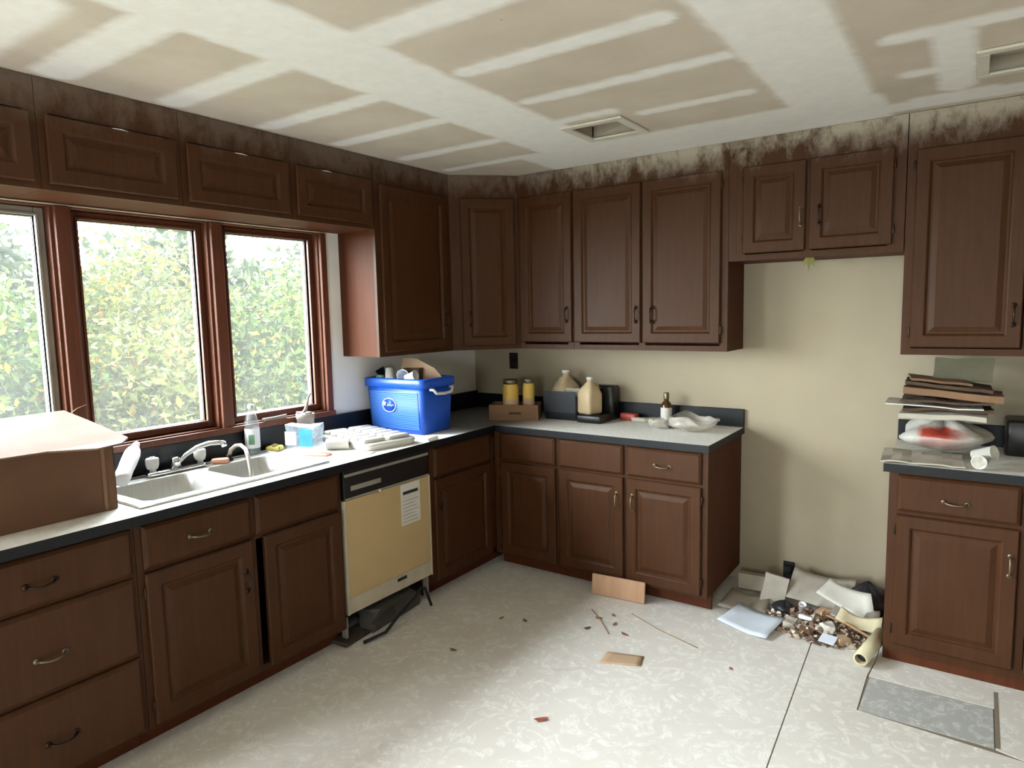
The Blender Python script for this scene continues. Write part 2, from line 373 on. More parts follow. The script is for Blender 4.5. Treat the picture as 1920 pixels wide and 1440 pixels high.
vent(1.43, 1.69, -1.08, -.82, 'small square ceiling register with pale frame above the double-door wall cabinet')
vent(3.05, 3.42, -1.0, -.72, 'larger ceiling register at the upper right, cut off by the frame edge')
struct(MB().box(-.15, X1+.15, 0, .15, -.1, HC+.16), 'wall_back', 'wall')
struct(MB().box(X1, X1+.15, Y0, 0, -.1, HC+.16), 'wall_right', 'wall_far')
wr = MB(); OX0, OX1, OZ0, OZ1 = 2.9, 3.8, 1.1, 1.9
wr.box(0, OX0, Y0-.15, Y0, -.1, HC+.16); wr.box(OX1, X1, Y0-.15, Y0, -.1, HC+.16); wr.box(OX0, OX1, Y0-.15, Y0, -.1, OZ0); wr.box(OX0, OX1, Y0-.15, Y0, OZ1, HC+.16)
struct(wr, 'wall_rear', 'wall_far')
WZ0, WZ1 = 1.045, 2.092
wl = MB()
wl.box(-.15, 0, -7, -6.6, -.1, HC+.16); wl.box(-.15, 0, -6.6, -4.7, -.1, .12); wl.box(-.15, 0, -6.6, -4.7, 2.15, HC+.16)
wl.box(-.15, 0, -4.7, -3.35, -.1, HC+.16); wl.box(-.15, 0, -3.35, -1.385, -.1, WZ0); wl.box(-.15, 0, -3.35, -1.385, WZ1, HC+.16); wl.box(-.15, 0, -1.385, 0, -.1, HC+.16)
struct(wl, 'wall_left', 'wall_window_side')
# roof overhang outside the window wall
struct(MB().box(-.50, -.15, -7.4, .4, 2.44, 2.50), 'trim_1', 'siding')
# windows in the left wall: three brown timber casements side by side
def frame_ring(mb, x0, x1_, y0, y1, z0, z1, w_):
    mb.box(x0, x1_, y0, y0+w_, z0, z1); mb.box(x0, x1_, y1-w_, y1, z0, z1)
    mb.box(x0, x1_, y0+w_, y1-w_, z0, z0+w_); mb.box(x0, x1_, y0+w_, y1-w_, z1-w_, z1)
def casement(name, y0, y1, z0, z1, storm=False, mat='window_wood'):
    f = MB(); frame_ring(f, -.104, -.004, y0, y1, z0, z1, .026); o = struct(f, name, mat, bevel=.003)
    s1 = MB(); frame_ring(s1, -.0755, -.045, y0+.028, y1-.028, z0+.028, z1-.028, .034); s1.build('sash', 'storm_alu' if storm else mat, o, bevel=.004)
    s2 = MB(); frame_ring(s2, -.070, -.035, y0+.052, y1-.052, z0+.052, z1-.052, .010); s2.build('glazing_bead', mat if not storm else 'storm_alu', o, bevel=.002)
    s3 = MB(); frame_ring(s3, -.100, -.076, y0+.0265, y1-.0265, z0+.0265, z1-.0265, .037); s3.build('storm_frame', 'storm_white', o)
    MB().box(-.0705, -.0665, y0+.060, y1-.060, z0+.060, z1-.060).build('pane', 'dusty_glass', o)
    return o
casement('window_1', -3.35, -2.712, WZ0, WZ1, True)
casement('window_2', -2.682, -2.045, WZ0, WZ1)
casement('window_3', -2.011, -1.385, WZ0, WZ1)
casement('window_fill_4', -6.6, -4.7, .12, 2.15)  # unseen opening behind the camera, added and enlarged for fill daylight
f = MB(); yy = Y0
for (a, b, c, d) in ((OX0, OX0+.05, OZ0, OZ1), (OX1-.05, OX1, OZ0, OZ1), (OX0+.05, OX1-.05, OZ0, OZ0+.05), (OX0+.05, OX1-.05, OZ1-.05, OZ1), ((OX0+OX1)/2-.03, (OX0+OX1)/2+.03, OZ0+.05, OZ1-.05)):
    f.box(a, b, yy-.12, yy-.02, c, d)
wf = struct(f, 'window_fill_5', 'window_wood')  # unseen rear window, added for fill and kept small to hold it weak
MB().box(OX0+.05, (OX0+OX1)/2-.03, yy-.075, yy-.071, OZ0+.05, OZ1-.05).build('pane', 'dusty_glass', wf)
MB().box((OX0+OX1)/2+.03, OX1-.05, yy-.075, yy-.071, OZ0+.05, OZ1-.05).build('pane', 'dusty_glass', wf)
# casing boards
for i, (a, b) in enumerate(((-2.725, -2.668), (-2.058, -1.998), (-1.403, -1.362))):
    struct(MB().box(-.003, .018, a, b, 1.036, 2.072), 'trim_%d' % (i+2), 'window_wood', bevel=.005)
struct(MB().box(-.003, .022, -3.35, -1.362, 1.0355, 1.066), 'trim_5', 'window_wood', bevel=.004).location.x = .0
bpy.data.objects['trim_5'].location = (.019, 0, 0); bpy.data.objects['trim_5'].scale = (.6, 1, 1)
struct(MB().box(.001, .03, -3.35, -1.362, 2.0725, 2.0745), 'trim_6', 'pale_ledge')

# ------------------------------------------------------------------ fronts and handles
def rect_rings(w_, h, rings):
    return [[(i, y, i), (w_-i, y, i), (w_-i, y, h-i), (i, y, h-i)] for i, y in rings]
def front(parent, kind, x0, x1_, z0, z1, ydepth, hx=None, hz=None, hvert=True, hinge=None, hmat='bronze', label=None, lean=0):
    w_, h, t = x1_-x0, z1-z0, .019
    if kind == 'door':
        s_ = min(.058, w_*.22)
        rings = [(0, 0), (0, -t+.005), (.005, -t), (s_-.006, -t), (s_, -t+.004), (s_+.005, -t+.010), (s_+.013, -t+.010), (s_+.036, -t+.002)]
    else: rings = [(0, 0), (0, -t+.010), (.004, -t+.006), (.014, -t)]
    m = MB().loops(rect_rings(w_, h, rings), True, True, False)
    o = m.build('door' if kind == 'door' else 'drawer', 'wood', parent); o.location = (x0, ydepth, z0)
    if lean: o.rotation_euler.z = lean
    if hx is not None:
        hb = MB(); L = .042; cx, cz = hx-x0, hz-z0
        pts = []
        for k in range(9):
            a = -1+2*k/8; d = -t-.001-.024*math.sqrt(max(0, 1-a**2))
            pts.append((cx, d, cz+a*L) if hvert else (cx+a*L, d, cz-.006*(1-a*a)))
        hb.tube(pts, [.006, .0045, .004, .004, .0045, .004, .004, .0045, .006], 8)
        for sgn in (-1, 1):
            c = (cx, 0, cz+sgn*L) if hvert else (cx+sgn*L, 0, cz)
            hb.lathe([(.011, 0), (.011, .002), (.006, .005)], 10, T(c[0], -t, c[2], 0, PI/2))
        hb.build('handle', hmat, o)
    if hinge:
        for zz in (.07, h-.07):
            hx_ = -.0035 if hinge == 'L' else w_+.0035
            MB().lathe([(.004, -.022), (.0045, -.02), (.0045, .02), (.004, .022)], 8, T(hx_, -.012, zz)).build('hinge', 'bronze', o)
    return o
def carcass(parent, w_, d, z0, z1, frame=.04, mids=(), rails=(), bottom_rail=.03, top_rail=.04, toe=0, mat='wood_side', top=True):
    """local: x 0..w, back at y=0, front plane at y=-d, z absolute above the thing's base"""
    b = MB(); t = .016; yf = -d+.019
    b.box(0, t, yf, 0, z0, z1); b.box(w_-t, w_, yf, 0, z0, z1); b.box(t, w_-t, yf, 0, z0, z0+t)
    if top: b.box(t, w_-t, yf, 0, z1-t, z1)
    b.box(t, w_-t, -.008, 0, z0+t, z1-t)
    b.build('body', mat, parent)
    f_ = MB()
    f_.box(0, frame, -d, yf, z0, z1); f_.box(w_-frame, w_, -d, yf, z0, z1)
    f_.box(frame, w_-frame, -d, yf, z0, z0+bottom_rail); f_.box(frame, w_-frame, -d, yf, z1-top_rail, z1)
    for a, c in mids: f_.box(a, c, -d, yf, z0+bottom_rail, z1-top_rail)
    for a, c in rails:
        xs = [frame]+[q for m_ in mids for q in m_]+[w_-frame]
        for k in range(0, len(xs), 2):
            if xs[k+1] > xs[k]: f_.box(xs[k], xs[k+1], -d, yf, a, c)
    f_.build('face_frame', 'wood', parent)
    if toe:
        MB().box(0, w_, -d+.075, -d+.09, 0, z0-.001).build('toe_kick', 'wood_side', parent)
BD, UD = .591, .301
BZ = .085
BT = CH-.039
def L(y, x=0.002, z=0): return (x, y, z)
# left run: local x = +Y, so rz = 90 deg
def cab(name, label, loc, rz, group=None): return thing(name, label, 'cabinet', loc, rz, group)
c = cab('base_cabinet', 'dark wooden three-drawer base cabinet at the left edge, under the cardboard box', L(-3.42), PI/2, 'base cabinets')
carcass(c, .625, BD, BZ, BT, rails=((.676, .692), (.380, .394)), toe=.1)
front(c, 'drawer', .015, .612, .694, .862, -BD, .32, .768, False)
front(c, 'drawer', .015, .612, .392, .680, -BD, .33, .516, False, hmat='brass_worn')
front(c, 'drawer', .015, .612, .098, .380, -BD, .34, .223, False)
c = cab('sink_cabinet', 'dark double-door sink base cabinet with a black gap between its doors', L(-2.793), PI/2, 'base cabinets')
carcass(c, .955, BD, BZ, BT, mids=(), rails=((.675, .70),), toe=.1, top=False)
MB().box(.463, .488, -BD, -BD+.019, BZ+.03, BT-.04).build('centre_stile', 'wood', c)
front(c, 'drawer', .022, .463, .697, .862, -BD, .24, .776, False, hmat='brass_worn')
front(c, 'drawer', .488, .935, .697, .862, -BD)
front(c, 'door', .022, .463, .100, .682, -BD, .425, .517, True, 'L')
front(c, 'door', .520, .935, .100, .682, -BD, None, None, True, 'R')
c = cab('base_cabinet', 'dark base cabinet between the dishwasher and the inner corner', L(-1.205), PI/2, 'base cabinets')
carcass(c, 1.197, BD, BZ, BT, toe=.1, rails=((.675, .70),))
MB().box(.535, .6115, -BD, -BD+.019, BZ+.001, BT).build('corner_filler', 'wood', c)
front(c, 'drawer', .03, .55, .697, .862, -BD)
front(c, 'door', .03, .55, .100, .682, -BD, .065, .55, True, 'R')
# back run
c = cab('base_cabinet', 'narrow base cabinet with drawer and door right of the inner corner', (.597, -.002, 0), 0, 'base cabinets')
carcass(c, .463, BD, BZ, BT, toe=.1, rails=((.675, .70),))
front(c, 'drawer', .055, .450, .697, .862, -BD); front(c, 'door', .055, .450, .100, .682, -BD, None, None, True, 'L')
c = cab('base_cabinet', 'reddish two-door base cabinet with two drawers, free side beside the bare wall gap', (1.062, -.002, 0), 0, 'base cabinets')
carcass(c, .896, BD, BZ, BT, mids=((.42, .45),), rails=((.675, .70),), toe=.1)
front(c, 'drawer', .012, .424, .697, .862, -BD); front(c, 'drawer', .446, .865, .697, .862, -BD, .655, .775, False, hmat='brass_worn')
front(c, 'door', .012, .424, .100, .682, -BD, .388, .55, True, 'L', 'brass_worn'); front(c, 'door', .446, .865, .100, .682, -BD, .482, .55, True, 'R', 'brass_worn')
c = cab('base_cabinet', 'base cabinet right of the bare wall gap, under the stack of cardboard', (2.772, -.002, 0), 0, 'base cabinets')
carcass(c, .98, BD, .04, BT, mids=((.475, .505),), rails=((.675, .70),), bottom_rail=.05)
MB().box(0, .98, -BD+.004, -BD+.017, 0, .039).build('toe_kick', 'wood_side', c)
front(c, 'drawer', .035, .472, .700, .862, -BD, .25, .765, False, hmat='brass_worn'); front(c, 'drawer', .508, .945, .700, .862, -BD, .73, .765, False)
front(c, 'door', .035, .472, .085, .682, -BD, .445, .53, True, 'L', 'brass_worn'); front(c, 'door', .508, .945, .085, .682, -BD, .54, .53, True, 'R')

# upper cabinets
UZ, HW = 1.37, 2.078
labs = ['short wall cabinet above the leftmost window, cut by the frame edge', 'short dark wall cabinet above the middle window',
        'short dark wall cabinet above the right window, with a pale plaster smear', 'short dark wall cabinet next to the tall one, right of the windows']
for (a, b), lb in zip(((-3.42, -2.872), (-2.87, -2.352), (-2.35, -1.802), (-1.80, -1.263)), labs):
    c = cab('wall_cabinet', lb, (.002, a, HW), PI/2, 'wall cabinets'); h = HC-HW-.003
    carcass(c, b-a, UD, 0, h, top_rail=.12)
    front(c, 'door', .022, b-a-.022, .022, .262, -UD)
    q_ = (b*7.3) % .45; MB().tube([((b-a)*(.1+q_), -UD-.0195, .258), ((b-a)*(.16+q_), -UD-.020, .259), ((b-a)*(.21+q_), -UD-.0195, .257)], [.001, .0022, .001], 6).build('dust_glint', 'dust', c)  # pale dusty sliver whose colour stands in for a glint
c = cab('wall_cabinet', 'tall wall cabinet with lit reddish side, right of the windows above the cooler', (.002, -1.261, UZ), PI/2, 'wall cabinets')
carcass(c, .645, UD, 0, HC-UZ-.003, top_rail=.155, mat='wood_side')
front(c, 'door', .035, .60, .025, .955, -UD, .565, .20, True, 'L')
# diagonal corner wall cabinet
c = cab('wall_cabinet', 'diagonal corner wall cabinet with a single narrow door', (.002, -.002, UZ), 0, 'wall cabinets')
MB().prism([(0, 0), (0, -.612), (.30, -.612), (.611, -.301), (.611, 0)], 0, HC-UZ-.003).build('body', 'wood', c)
dd = thing_d = front(c, 'door', 0, .345, .025, .955, 0, .05, .20, True, 'R')
dd.location = (.30+.048, -.612+.048-.0015, .025); dd.rotation_euler.z = PI/4
for ch in dd.children: pass
c = cab('wall_cabinet', 'single-door wall cabinet right of the diagonal corner', (.615, -.002, UZ), 0, 'wall cabinets')
carcass(c, .400, UD, 0, HC-UZ-.003, top_rail=.155); front(c, 'door', .018, .394, .045, .955, -UD, .36, .215, True, 'L')
c = cab('wall_cabinet', 'double-door wall cabinet above the dusty back worktop, ending at the bare wall', (1.017, -.002, UZ), 0, 'wall cabinets')
carcass(c, .941, UD, 0, HC-UZ-.003, mids=((.43, .47),), top_rail=.155)
front(c, 'door', .008, .446, .045, .955, -UD, .42, .208, True, 'L'); front(c, 'door', .458, .905, .045, .955, -UD, .515, .206, True, 'R')
c = cab('wall_cabinet', 'short double-door wall cabinet bridging the bare wall gap', (1.96, -.002, 1.85), 0, 'wall cabinets')
carcass(c, .808, UD, 0, HC-1.85-.003, mids=((.0405, .085), (.37, .41), (.74, .7675)), top_rail=.155)
front(c, 'door', .075, .380, .035, .475, -UD, .36, .20, True, 'L', 'brass_worn'); front(c, 'door', .397, .76, .035, .475, -UD, .445, .20, True, 'R')
c = cab('wall_cabinet', 'tall wall cabinet at the right edge, above the stack of cardboard', (2.772, -.002, UZ), 0, 'wall cabinets')
carcass(c, .98, UD, 0, HC-UZ-.003, mids=((.455, .485),), top_rail=.19)
front(c, 'door', .035, .450, .035, .930, -UD, .42, .18, True, 'L'); front(c, 'door', .465, .94, .035, .930, -UD, .50, .18, True, 'R')
# dried sprig hanging from the bridging cabinet
t = thing('dried_sprig', 'dry leafy sprig hanging below the cabinet over the bare wall gap', 'plant', (2.36, -.292, 1.8545))
MB().tube([(0, 0, -.004), (.004, 0, -.03), (-.004, 0, -.075)], [.002, .0016, .001], 6).build('stem', 'leaf_green', t)
for i, (ax, sg) in enumerate(((-.5, 1), (.6, 1), (-.9, .8), (.95, .8), (.1, 1.1))):
    m = T(0, 0, -.008, 0, 0, ax); MB().add([(0, 0, 0), (-.012, 0, -.018*sg), (0, .004, -.05*sg), (.012, 0, -.018*sg), (0, -.004, -.018*sg)], [(0, 1, 4), (1, 2, 4), (2, 3, 4), (3, 0, 4)], True, m).build('leaf', 'leaf_green', t)

# ------------------------------------------------------------------ worktops
t = thing('worktop', 'L-shaped dark worktop with white plaster dust, holding the sink', 'worktop', (0, 0, CH))
SX0, SX1, SY0, SY1 = .065, .545, -2.735, -1.875
m = MB(); z0 = -.038
for (a, b, c_, d) in ((.003, .638, -3.42, SY0), (.003, SX0, SY0, SY1), (SX1, .638, SY0, SY1), (.003, .638, SY1, -.638), (.003, 1.975, -.638, -.003)):
    m.box(a, b, c_, d, z0, 0)
m.build('top', 'laminate', t)
b = MB(); b.box(.003, .021, -3.42, -.003, .0005, .121); b.box(.0215, 1.975, -.021, -.003, .0005, .105); b.build('backsplash', 'laminate_bare', t, bevel=.003)
t = thing('worktop', 'short dark worktop right of the bare wall gap, grey with dust', 'worktop', (0, 0, CH))
MB().box(2.752, 3.77, -.638, -.003, z0, 0).build('top', 'laminate', t)
MB().box(2.752, 3.77, -.021, -.003, .0005, .105).build('backsplash', 'laminate_bare', t, bevel=.003)

# ------------------------------------------------------------------ sink and tap
t = thing('kitchen_sink', 'double-bowl stainless steel sink set into the worktop under the windows', 'sink', (0, 0, CH))
def rrect(x0, x1_, y0, y1, r, z, n=5):
    a = []
    for cx, cy, st in ((x1_-r, y1-r, 0), (x0+r, y1-r, 1), (x0+r, y0+r, 2), (x1_-r, y0+r, 3)):
        for k in range(n+1):
            q_ = (st+k/n)*PI/2; a.append((cx+r*math.cos(q_), cy+r*math.sin(q_), z))
    return a
BL = ((.155, .505, -2.695, -2.335), (.155, .505, -2.275, -1.925))
rim = MB(); zr = .006
xs = [SX0-.015, .155, .505, SX1+.015]; ys = [SY0-.012, -2.695, -2.335, -2.275, -1.925, SY1+.012]
for i in range(3):
    for j in range(5):
        if i == 1 and j in (1, 3): continue
        rim.box(xs[i], xs[i+1], ys[j], ys[j+1], .0012, zr)
rim.build('rim', 'steel', t)
for (a, b_, c_, d) in BL:
    m = MB(); lp = [rrect(a, b_, c_, d, .001, zr+.0005), rrect(a+.004, b_-.004, c_+.004, d-.004, .05, zr-.002), rrect(a+.012, b_-.012, c_+.012, d-.012, .055, -.12), rrect(a+.03, b_-.03, c_+.03, d-.03, .05, -.16), rrect(a+.13, b_-.13, c_+.13, d-.13, .03, -.165)]
    m.loops(lp, False, True, True); bo = m.build('bowl', 'steel', t)
    MB().lathe([(.035, 0), (.038, .003), (.03, .004), (.01, .002)], 16, T((a+b_)/2, (c_+d)/2, -.1645)).build('drain', 'chrome', bo)
rl = MB(); fr = [(SX0-.013, SY0-.010), (SX1+.013, SY0-.010), (SX1+.013, SY1+.010), (SX0-.013, SY1+.010)]
rl.tube([(x, y, .006) for x, y in fr+[fr[0]]], .0035, 6); rl.build('rolled_edge', 'chrome', t)
t = thing('tap', 'chrome kitchen tap with arched spout and two clear knobs', 'tap', (.108, -2.36, CH+.0075))
MB().rbox(-.026, .026, -.135, .135, 0, .018, .02).build('deck_plate', 'chrome', t)
MB().lathe([(.022, .018), (.022, .05), (.016, .062), (.01, .066)], 16).build('valve_body', 'chrome', t)
MB().tube([(0, 0, .03), (.01, .012, .045), (.035, .03, .075), (.08, .06, .108), (.125, .092, .125), (.165, .12, .128), (.175, .128, .125), (.18, .131, .108)], [.009, .0095, .010, .0105, .011, .011, .0125, .0125], 12).build('spout', 'chrome', t)
for sy_ in (-.105, .115):
    k = MB().lathe([(.014, .018), (.013, .03), (.022, .034), (.027, .05), (.028, .075), (.024, .082), (.012, .084)], 10, T(0, sy_, 0)).build('knob', 'knob_acrylic', t)
    MB().lathe([(.012, .0845), (.012, .087), (.006, .088)], 10, T(0, sy_, 0)).build('knob_cap', 'chrome', k)
t = thing('sprayer_hose', 'bent grey sprayer hose arching from the sink ledge into the right bowl', 'hose', (.11, -2.10, CH+.0075))
MB().lathe([(.02, 0), (.02, .008), (.012, .02), (.012, .028)], 12).build('escutcheon', 'bronze', t)
MB().tube([(0, 0, .02), (.0, .012, .05), (.03, .02, .072), (.08, .015, .08), (.14, 0, .068), (.19, -.02, .03), (.225, -.035, -.03), (.24, -.045, -.08)], [.009, .01, .0095, .009, .009, .009, .010, .008], 10).build('hose', 'hose', t)
tag(MB().rbox(-.04, .04, -.022, .022, 0, .022, .018).build('soap_bar', 'soap'), 'pink bar of soap on the sink ledge beside the right tap knob', 'soap', loc=(.125, -2.155, CH+.0075), rz=.9)
# white squeeze bottle leaning on the splashback
t = thing('plastic_bottle', 'long white plastic bottle leaning against the splashback beside the cardboard box', 'bottle', (.245, -2.655, CH+.050), 0)
t.matrix_world = Matrix.Translation((.235, -2.660, CH+.045)) @ Vector((-.19, .17, .115)).to_track_quat('Z', 'Y').to_matrix().to_4x4()
MB().lathe([(.026, -.002), (.031, .004), (.032, .03), (.030, .08), (.032, .12), (.032, .19), (.026, .215), (.016, .235)], 14).build('body', 'white_bright', t)
MB().lathe([(.015, .2355), (.017, .238), (.014, .26), (.007, .272)], 12).build('nozzle', 'white_plastic', t)

# bottle, sponge, wrapped blue card, roll, lid
t = thing('drink_bottle', 'clear plastic bottle with pale label behind the sink, cap on', 'bottle', (.062, -1.935, CH+.0075))
MB().lathe([(.030, 0), (.036, .006), (.036, .15), (.034, .165), (.022, .20), (.013, .218), (.013, .226)], 20).build('body', 'clear_bottle', t)
MB().lathe([(.0365, .03), (.0368, .032), (.0368, .128), (.0365, .13)], 20, None, False, False).build('label', 'white_bright', t)
MB().rbox(-.014, .014, -.0006, .0006, 0, .05, .0005, m=T(.0372*math.cos(-.7), .0372*math.sin(-.7), .05, -.7+PI/2)).build('label_print', 'green_plastic', t)
MB().lathe([(.0145, .2265), (.0155, .229), (.0155, .248), (.013, .250)], 14).build('cap', 'white_plastic', t)
m = MB(); pts = [(.030*math.cos(a), .036*math.sin(a), .013+.003*math.sin(3*a)) for a in np.linspace(0, 2*PI, 21)]
m.tube(pts, [.013+.002*math.sin(i*1.7) for i in range(20)]+[.013], 10, False)
tag(m.build('sponge_ring', 'yellow_foam'), 'yellow ring-shaped sponge behind the right sink bowl', 'sponge', loc=(.072, -1.815, CH+.0015))
t = thing('packet', 'crumpled clear plastic packet with a blue card, standing behind the sink', 'packet', (.22, -1.735, CH), .35)
def crumple(mb, x0, x1_, y0, y1, z0, z1, n=7, amp=.012, seed=0, m=None):
    # closed crumpled block
    loops = []
    for k in range(n+1):
        z = z0+(z1-z0)*k/n; L_ = []
        base = [(x0, y0), ((x0+x1_)/2, y0), (x1_, y0), (x1_, (y0+y1)/2), (x1_, y1), ((x0+x1_)/2, y1), (x0, y1), (x0, (y0+y1)/2)]
        for i, (x, y) in enumerate(base):
            q_ = noise.noise_vector((x*17+seed, y*17, z*19))
            a = amp if k else amp*.3
            L_.append((x+q_.x*a*2, y+q_.y*a*2, max(z0+.001, z+q_.z*a) if k else z0+.001))
        loops.append(L_)
    return mb.loops(loops, True, True, False, m)
crumple(MB(), -.085, .085, -.05, .05, 0, .135, seed=3).build('film', 'clear_plastic', t)
MB().box(.005, .080, -.0645, -.0625, .035, .125).build('blue_card', 'blue_card', t)
MB().box(-.075, -.012, -.0655, -.064, .04, .11).build('white_card', 'white_bright', t)
t = thing('paper_roll', 'short white paper roll lying in front of the white lid', 'roll', (.345, -1.640, CH+.028), 0)
t.matrix_world = T(.30, -1.665, CH+.0285, .62) @ Matrix.Rotation(PI/2, 4, 'Y')
m = MB(); n = 20
m.loops([[(r*math.cos(2*PI*i/n), r*math.sin(2*PI*i/n), z) for i in range(n)] for r, z in ((.013, 0), (.026, 0), (.0275, .003), (.0275, .117), (.026, .12), (.013, .12), (.013, 0))], False, False)
m.build('paper', 'white_plastic', t)
m = MB(); m.loops([[(r*math.cos(2*PI*i/n), r*math.sin(2*PI*i/n), z) for i in range(n)] for r, z in ((.0105, .001), (.0125, .001), (.0125, .119), (.0105, .119), (.0105, .001))], False, False)
m.build('core', 'cardboard', t)
t = thing('cooler_cover', 'ribbed off-white cooler lid lying on the worktop before the blue cooler', 'cover', (.325, -1.405, CH), -.22)
MB().rbox(-.26, .26, -.165, .165, 0, .036, .05, .006).build('shell', 'white_plastic', t)
for j in (0, 1):
    for i in range(6):
        x = -.225+i*.076
        MB().rbox(x, x+.058, -.145+j*.152, -.012+j*.152, .0365, .054, .012).build('rib', 'white_plastic', t)
tag(MB().tube([(0, 0, .005), (.05, .02, .007), (.10, .03, .005), (.15, .03, .006)], .003, 6).build('drinking_straw', 'paper_blue'), 'thin pale straw lying beside the paper roll', 'straw', loc=(.20, -1.60, CH), rz=.3)
tag(MB().rbox(-.07, .07, -.03, .03, 0, .01, .02).build('flattened_wrapper', 'soap'), 'flattened beige wrapper in front of the clear packet', 'wrapper', loc=(.37, -1.78, CH), rz=.4)

# cooler
t = thing('cooler', 'blue plastic cooler box full of rubbish, lid off, under the tall wall cabinet', 'cooler', (.266, -.990, CH), .03)
def open_box(a, b, h, th, r, taper, z0=0):
    m = MB(); n = 4
    def ring(ax, bx_, z, rr): return rrect(-ax, ax, -bx_, bx_, rr, z, n)
    m.loops([ring(a-taper-.006, b-taper-.006, z0, r*.8), ring(a-taper, b-taper, z0+.008, r), ring(a, b, h, r), ring(a-th, b-th, h, r*.8), ring(a-th-taper, b-th-taper, z0+th, r*.8)], True, True, True)
    return m
open_box(.225, .145, .318, .022, .03, .014).build('body', 'blue_cooler', t)
m = MB(); n = 5
m.loops([rrect(-.226, .226, -.146, .146, .03, .268), rrect(-.236, .236, -.156, .156, .033, .272), rrect(-.237, .237, -.157, .157, .034, .316), rrect(-.229, .229, -.149, .149, .03, .322), rrect(-.205, .205, -.125, .125, .025, .322), rrect(-.205, .205, -.125, .125, .025, .30)], False, False)
m.build('rim', 'blue_cooler', t)
for i in range(22):
    z = .032+i*.0100
    MB().box(-.188, .185, -.0015, .0015, -.0030, .0030, T(0, -.1342-.014*(z/.318), z)).build('groove', 'blue_light', t)
em = MB(); ey = -.146; pts = [(-.035+.052*math.cos(a), ey, .165+.040*math.sin(a)) for a in np.linspace(0, 2*PI, 25)]
em.tube(pts, .0028, 6, False); em.build('emblem_ring', 'paper_blue', t)
MB().lathe([(.042, 0), (.042, .004)], 24, T(-.035, -.1405, .165, 0, PI/2)).build('emblem_disc', 'blue_cooler', t)
sq = MB(); sq.tube([(-.035+(x+.035)*1.55, ey-.0015, .165+(z-.165)*1.4) for x, z in ((-.062, .160), (-.058, .180), (-.050, .176), (-.054, .164), (-.044, .158), (-.040, .170), (-.035, .160), (-.028, .169), (-.024, .161), (-.016, .168), (-.010, .162))], [.005, .007, .007, .005, .004, .004, .0035, .0035, .003, .003, .002], 6)
sq.build('emblem_script', 'paper_blue', t)
hm = MB(); hx = .243
hm.tube([(hx-.004, -.095, .262), (hx+.018, -.093, .262), (hx+.026, -.075, .240), (hx+.028, 0, .234), (hx+.028, .06, .238), (hx+.018, .083, .262), (hx-.004, .085, .262)], .009, 8)
hm.build('handle', 'white_plastic', t)
def at_cooler(x, y, z): return tuple(T(.266, -.990, CH, .03) @ Vector((x, y, z)))
# contents of the cooler
o = tag(MB().prism([(-.17, 0), (.17, 0), (.175, .05), (.10, .12), (-.03, .175), (-.14, .18)], -.002, .002).build('cardboard_piece', 'cardboard_light'), 'curved piece of tan cardboard standing in the blue cooler', 'cardboard')
o.matrix_world = T(*at_cooler(.030, .060, .250), -.12+.25, PI/2-.12)
o = tag(MB().box(-.07, .07, -.03, .03, -.1, .1).build('carton', 'cardboard_dark'), 'dark carton behind the foam cups in the blue cooler', 'carton'); o.matrix_world = T(*at_cooler(-.02, .085, .27), -.1, .1)
def cup(label, pos, d, r=.03, h=.075, mat='white_plastic', inner=None):
    m = MB(); n = 18
    m.loops([[(q*math.cos(2*PI*i/n), q*math.sin(2*PI*i/n), z) for i in range(n)] for q, z in ((r*.7, 0), (r, h), (r*1.06, h), (r*1.06, h+.003), (r*.94, h+.002), (r*.66, .004))], True, True)
    o = m.build('cup', mat); tag(o, label, 'cup', 'discarded cups'); o.matrix_world = Matrix.Translation(pos) @ Vector(d).to_track_quat('Z', 'Y').to_matrix().to_4x4()
cup('translucent round cup facing outward in the blue cooler', at_cooler(-.01, -.03, .33), (.55, -.8, .12), .033, .07, 'paper_blue')
cup('white foam cup tilted on the right in the blue cooler', at_cooler(.065, -.10, .322), (.9, .1, .25), .028, .07)
cup('white cone-shaped cup upside down in the blue cooler', at_cooler(-.105, -.055, .375), (.15, -.1, -1), .036, .085)
cup('dark cup at the left end of the blue cooler', at_cooler(-.165, -.02, .29), (-.35, -.3, .8), .028, .085, 'navy_plastic')
tag(crumple(MB(), -.05, .05, -.03, .03, 0, .09, seed=8, amp=.02).build('crumpled_wrapper', 'paper_grey'), 'crumpled grey wrapper at the back of the blue cooler', 'wrapper', loc=at_cooler(-.11, .05, .26), rz=.3)
tag(MB().rbox(-.03, .03, -.012, .012, 0, .03, .01).build('lid_scrap', 'green_plastic'), 'small green plastic lid in the blue cooler', 'lid', loc=at_cooler(-.15, -.095, .305), rz=-.1)

# open cardboard box on the left
t = thing('cardboard_box', 'large worn cardboard box with open spotted flap on the left worktop', 'box', (.02, -3.36, CH+.001))
bw, bl, bh = .455, .58, .253; m = MB()
m.box(bw-.005, bw, 0, bl-.008, 0, bh); m.box(.03, .035, 0, bl-.008, 0, bh); m.box(.035, bw-.005, 0, .005, 0, bh); m.box(.035, bw-.005, bl-.02, bl-.015, 0, bh); m.box(.035, bw-.005, .005, bl-.02, 0, .005)
m.build('wall_panels', 'cardboard_aged', t)
MB().box(bw+.0005, bw+.004, bl-.050, bl-.038, .004, bh-.01).build('corner_fold', 'cardboard', t)
MB().box(.03, bw-.01, bl-.006, bl, 0, bh-.02).build('end_flap', 'cardboard_dark', t)
fp = MB(); fp.add([(.0, .05, .318), (.065, .578, .335), (.25, .605, .296), (.511, .604, .262), (.590, .545, .258), (.620, .456, .258), (.522, .342, .258), (.50, .02, .258)], [tuple(range(8))])
fo = fp.build('top_flap', 'cardboard_flap', t); so = fo.modifiers.new('thickness', 'SOLIDIFY'); so.thickness = .006; so.offset = 0
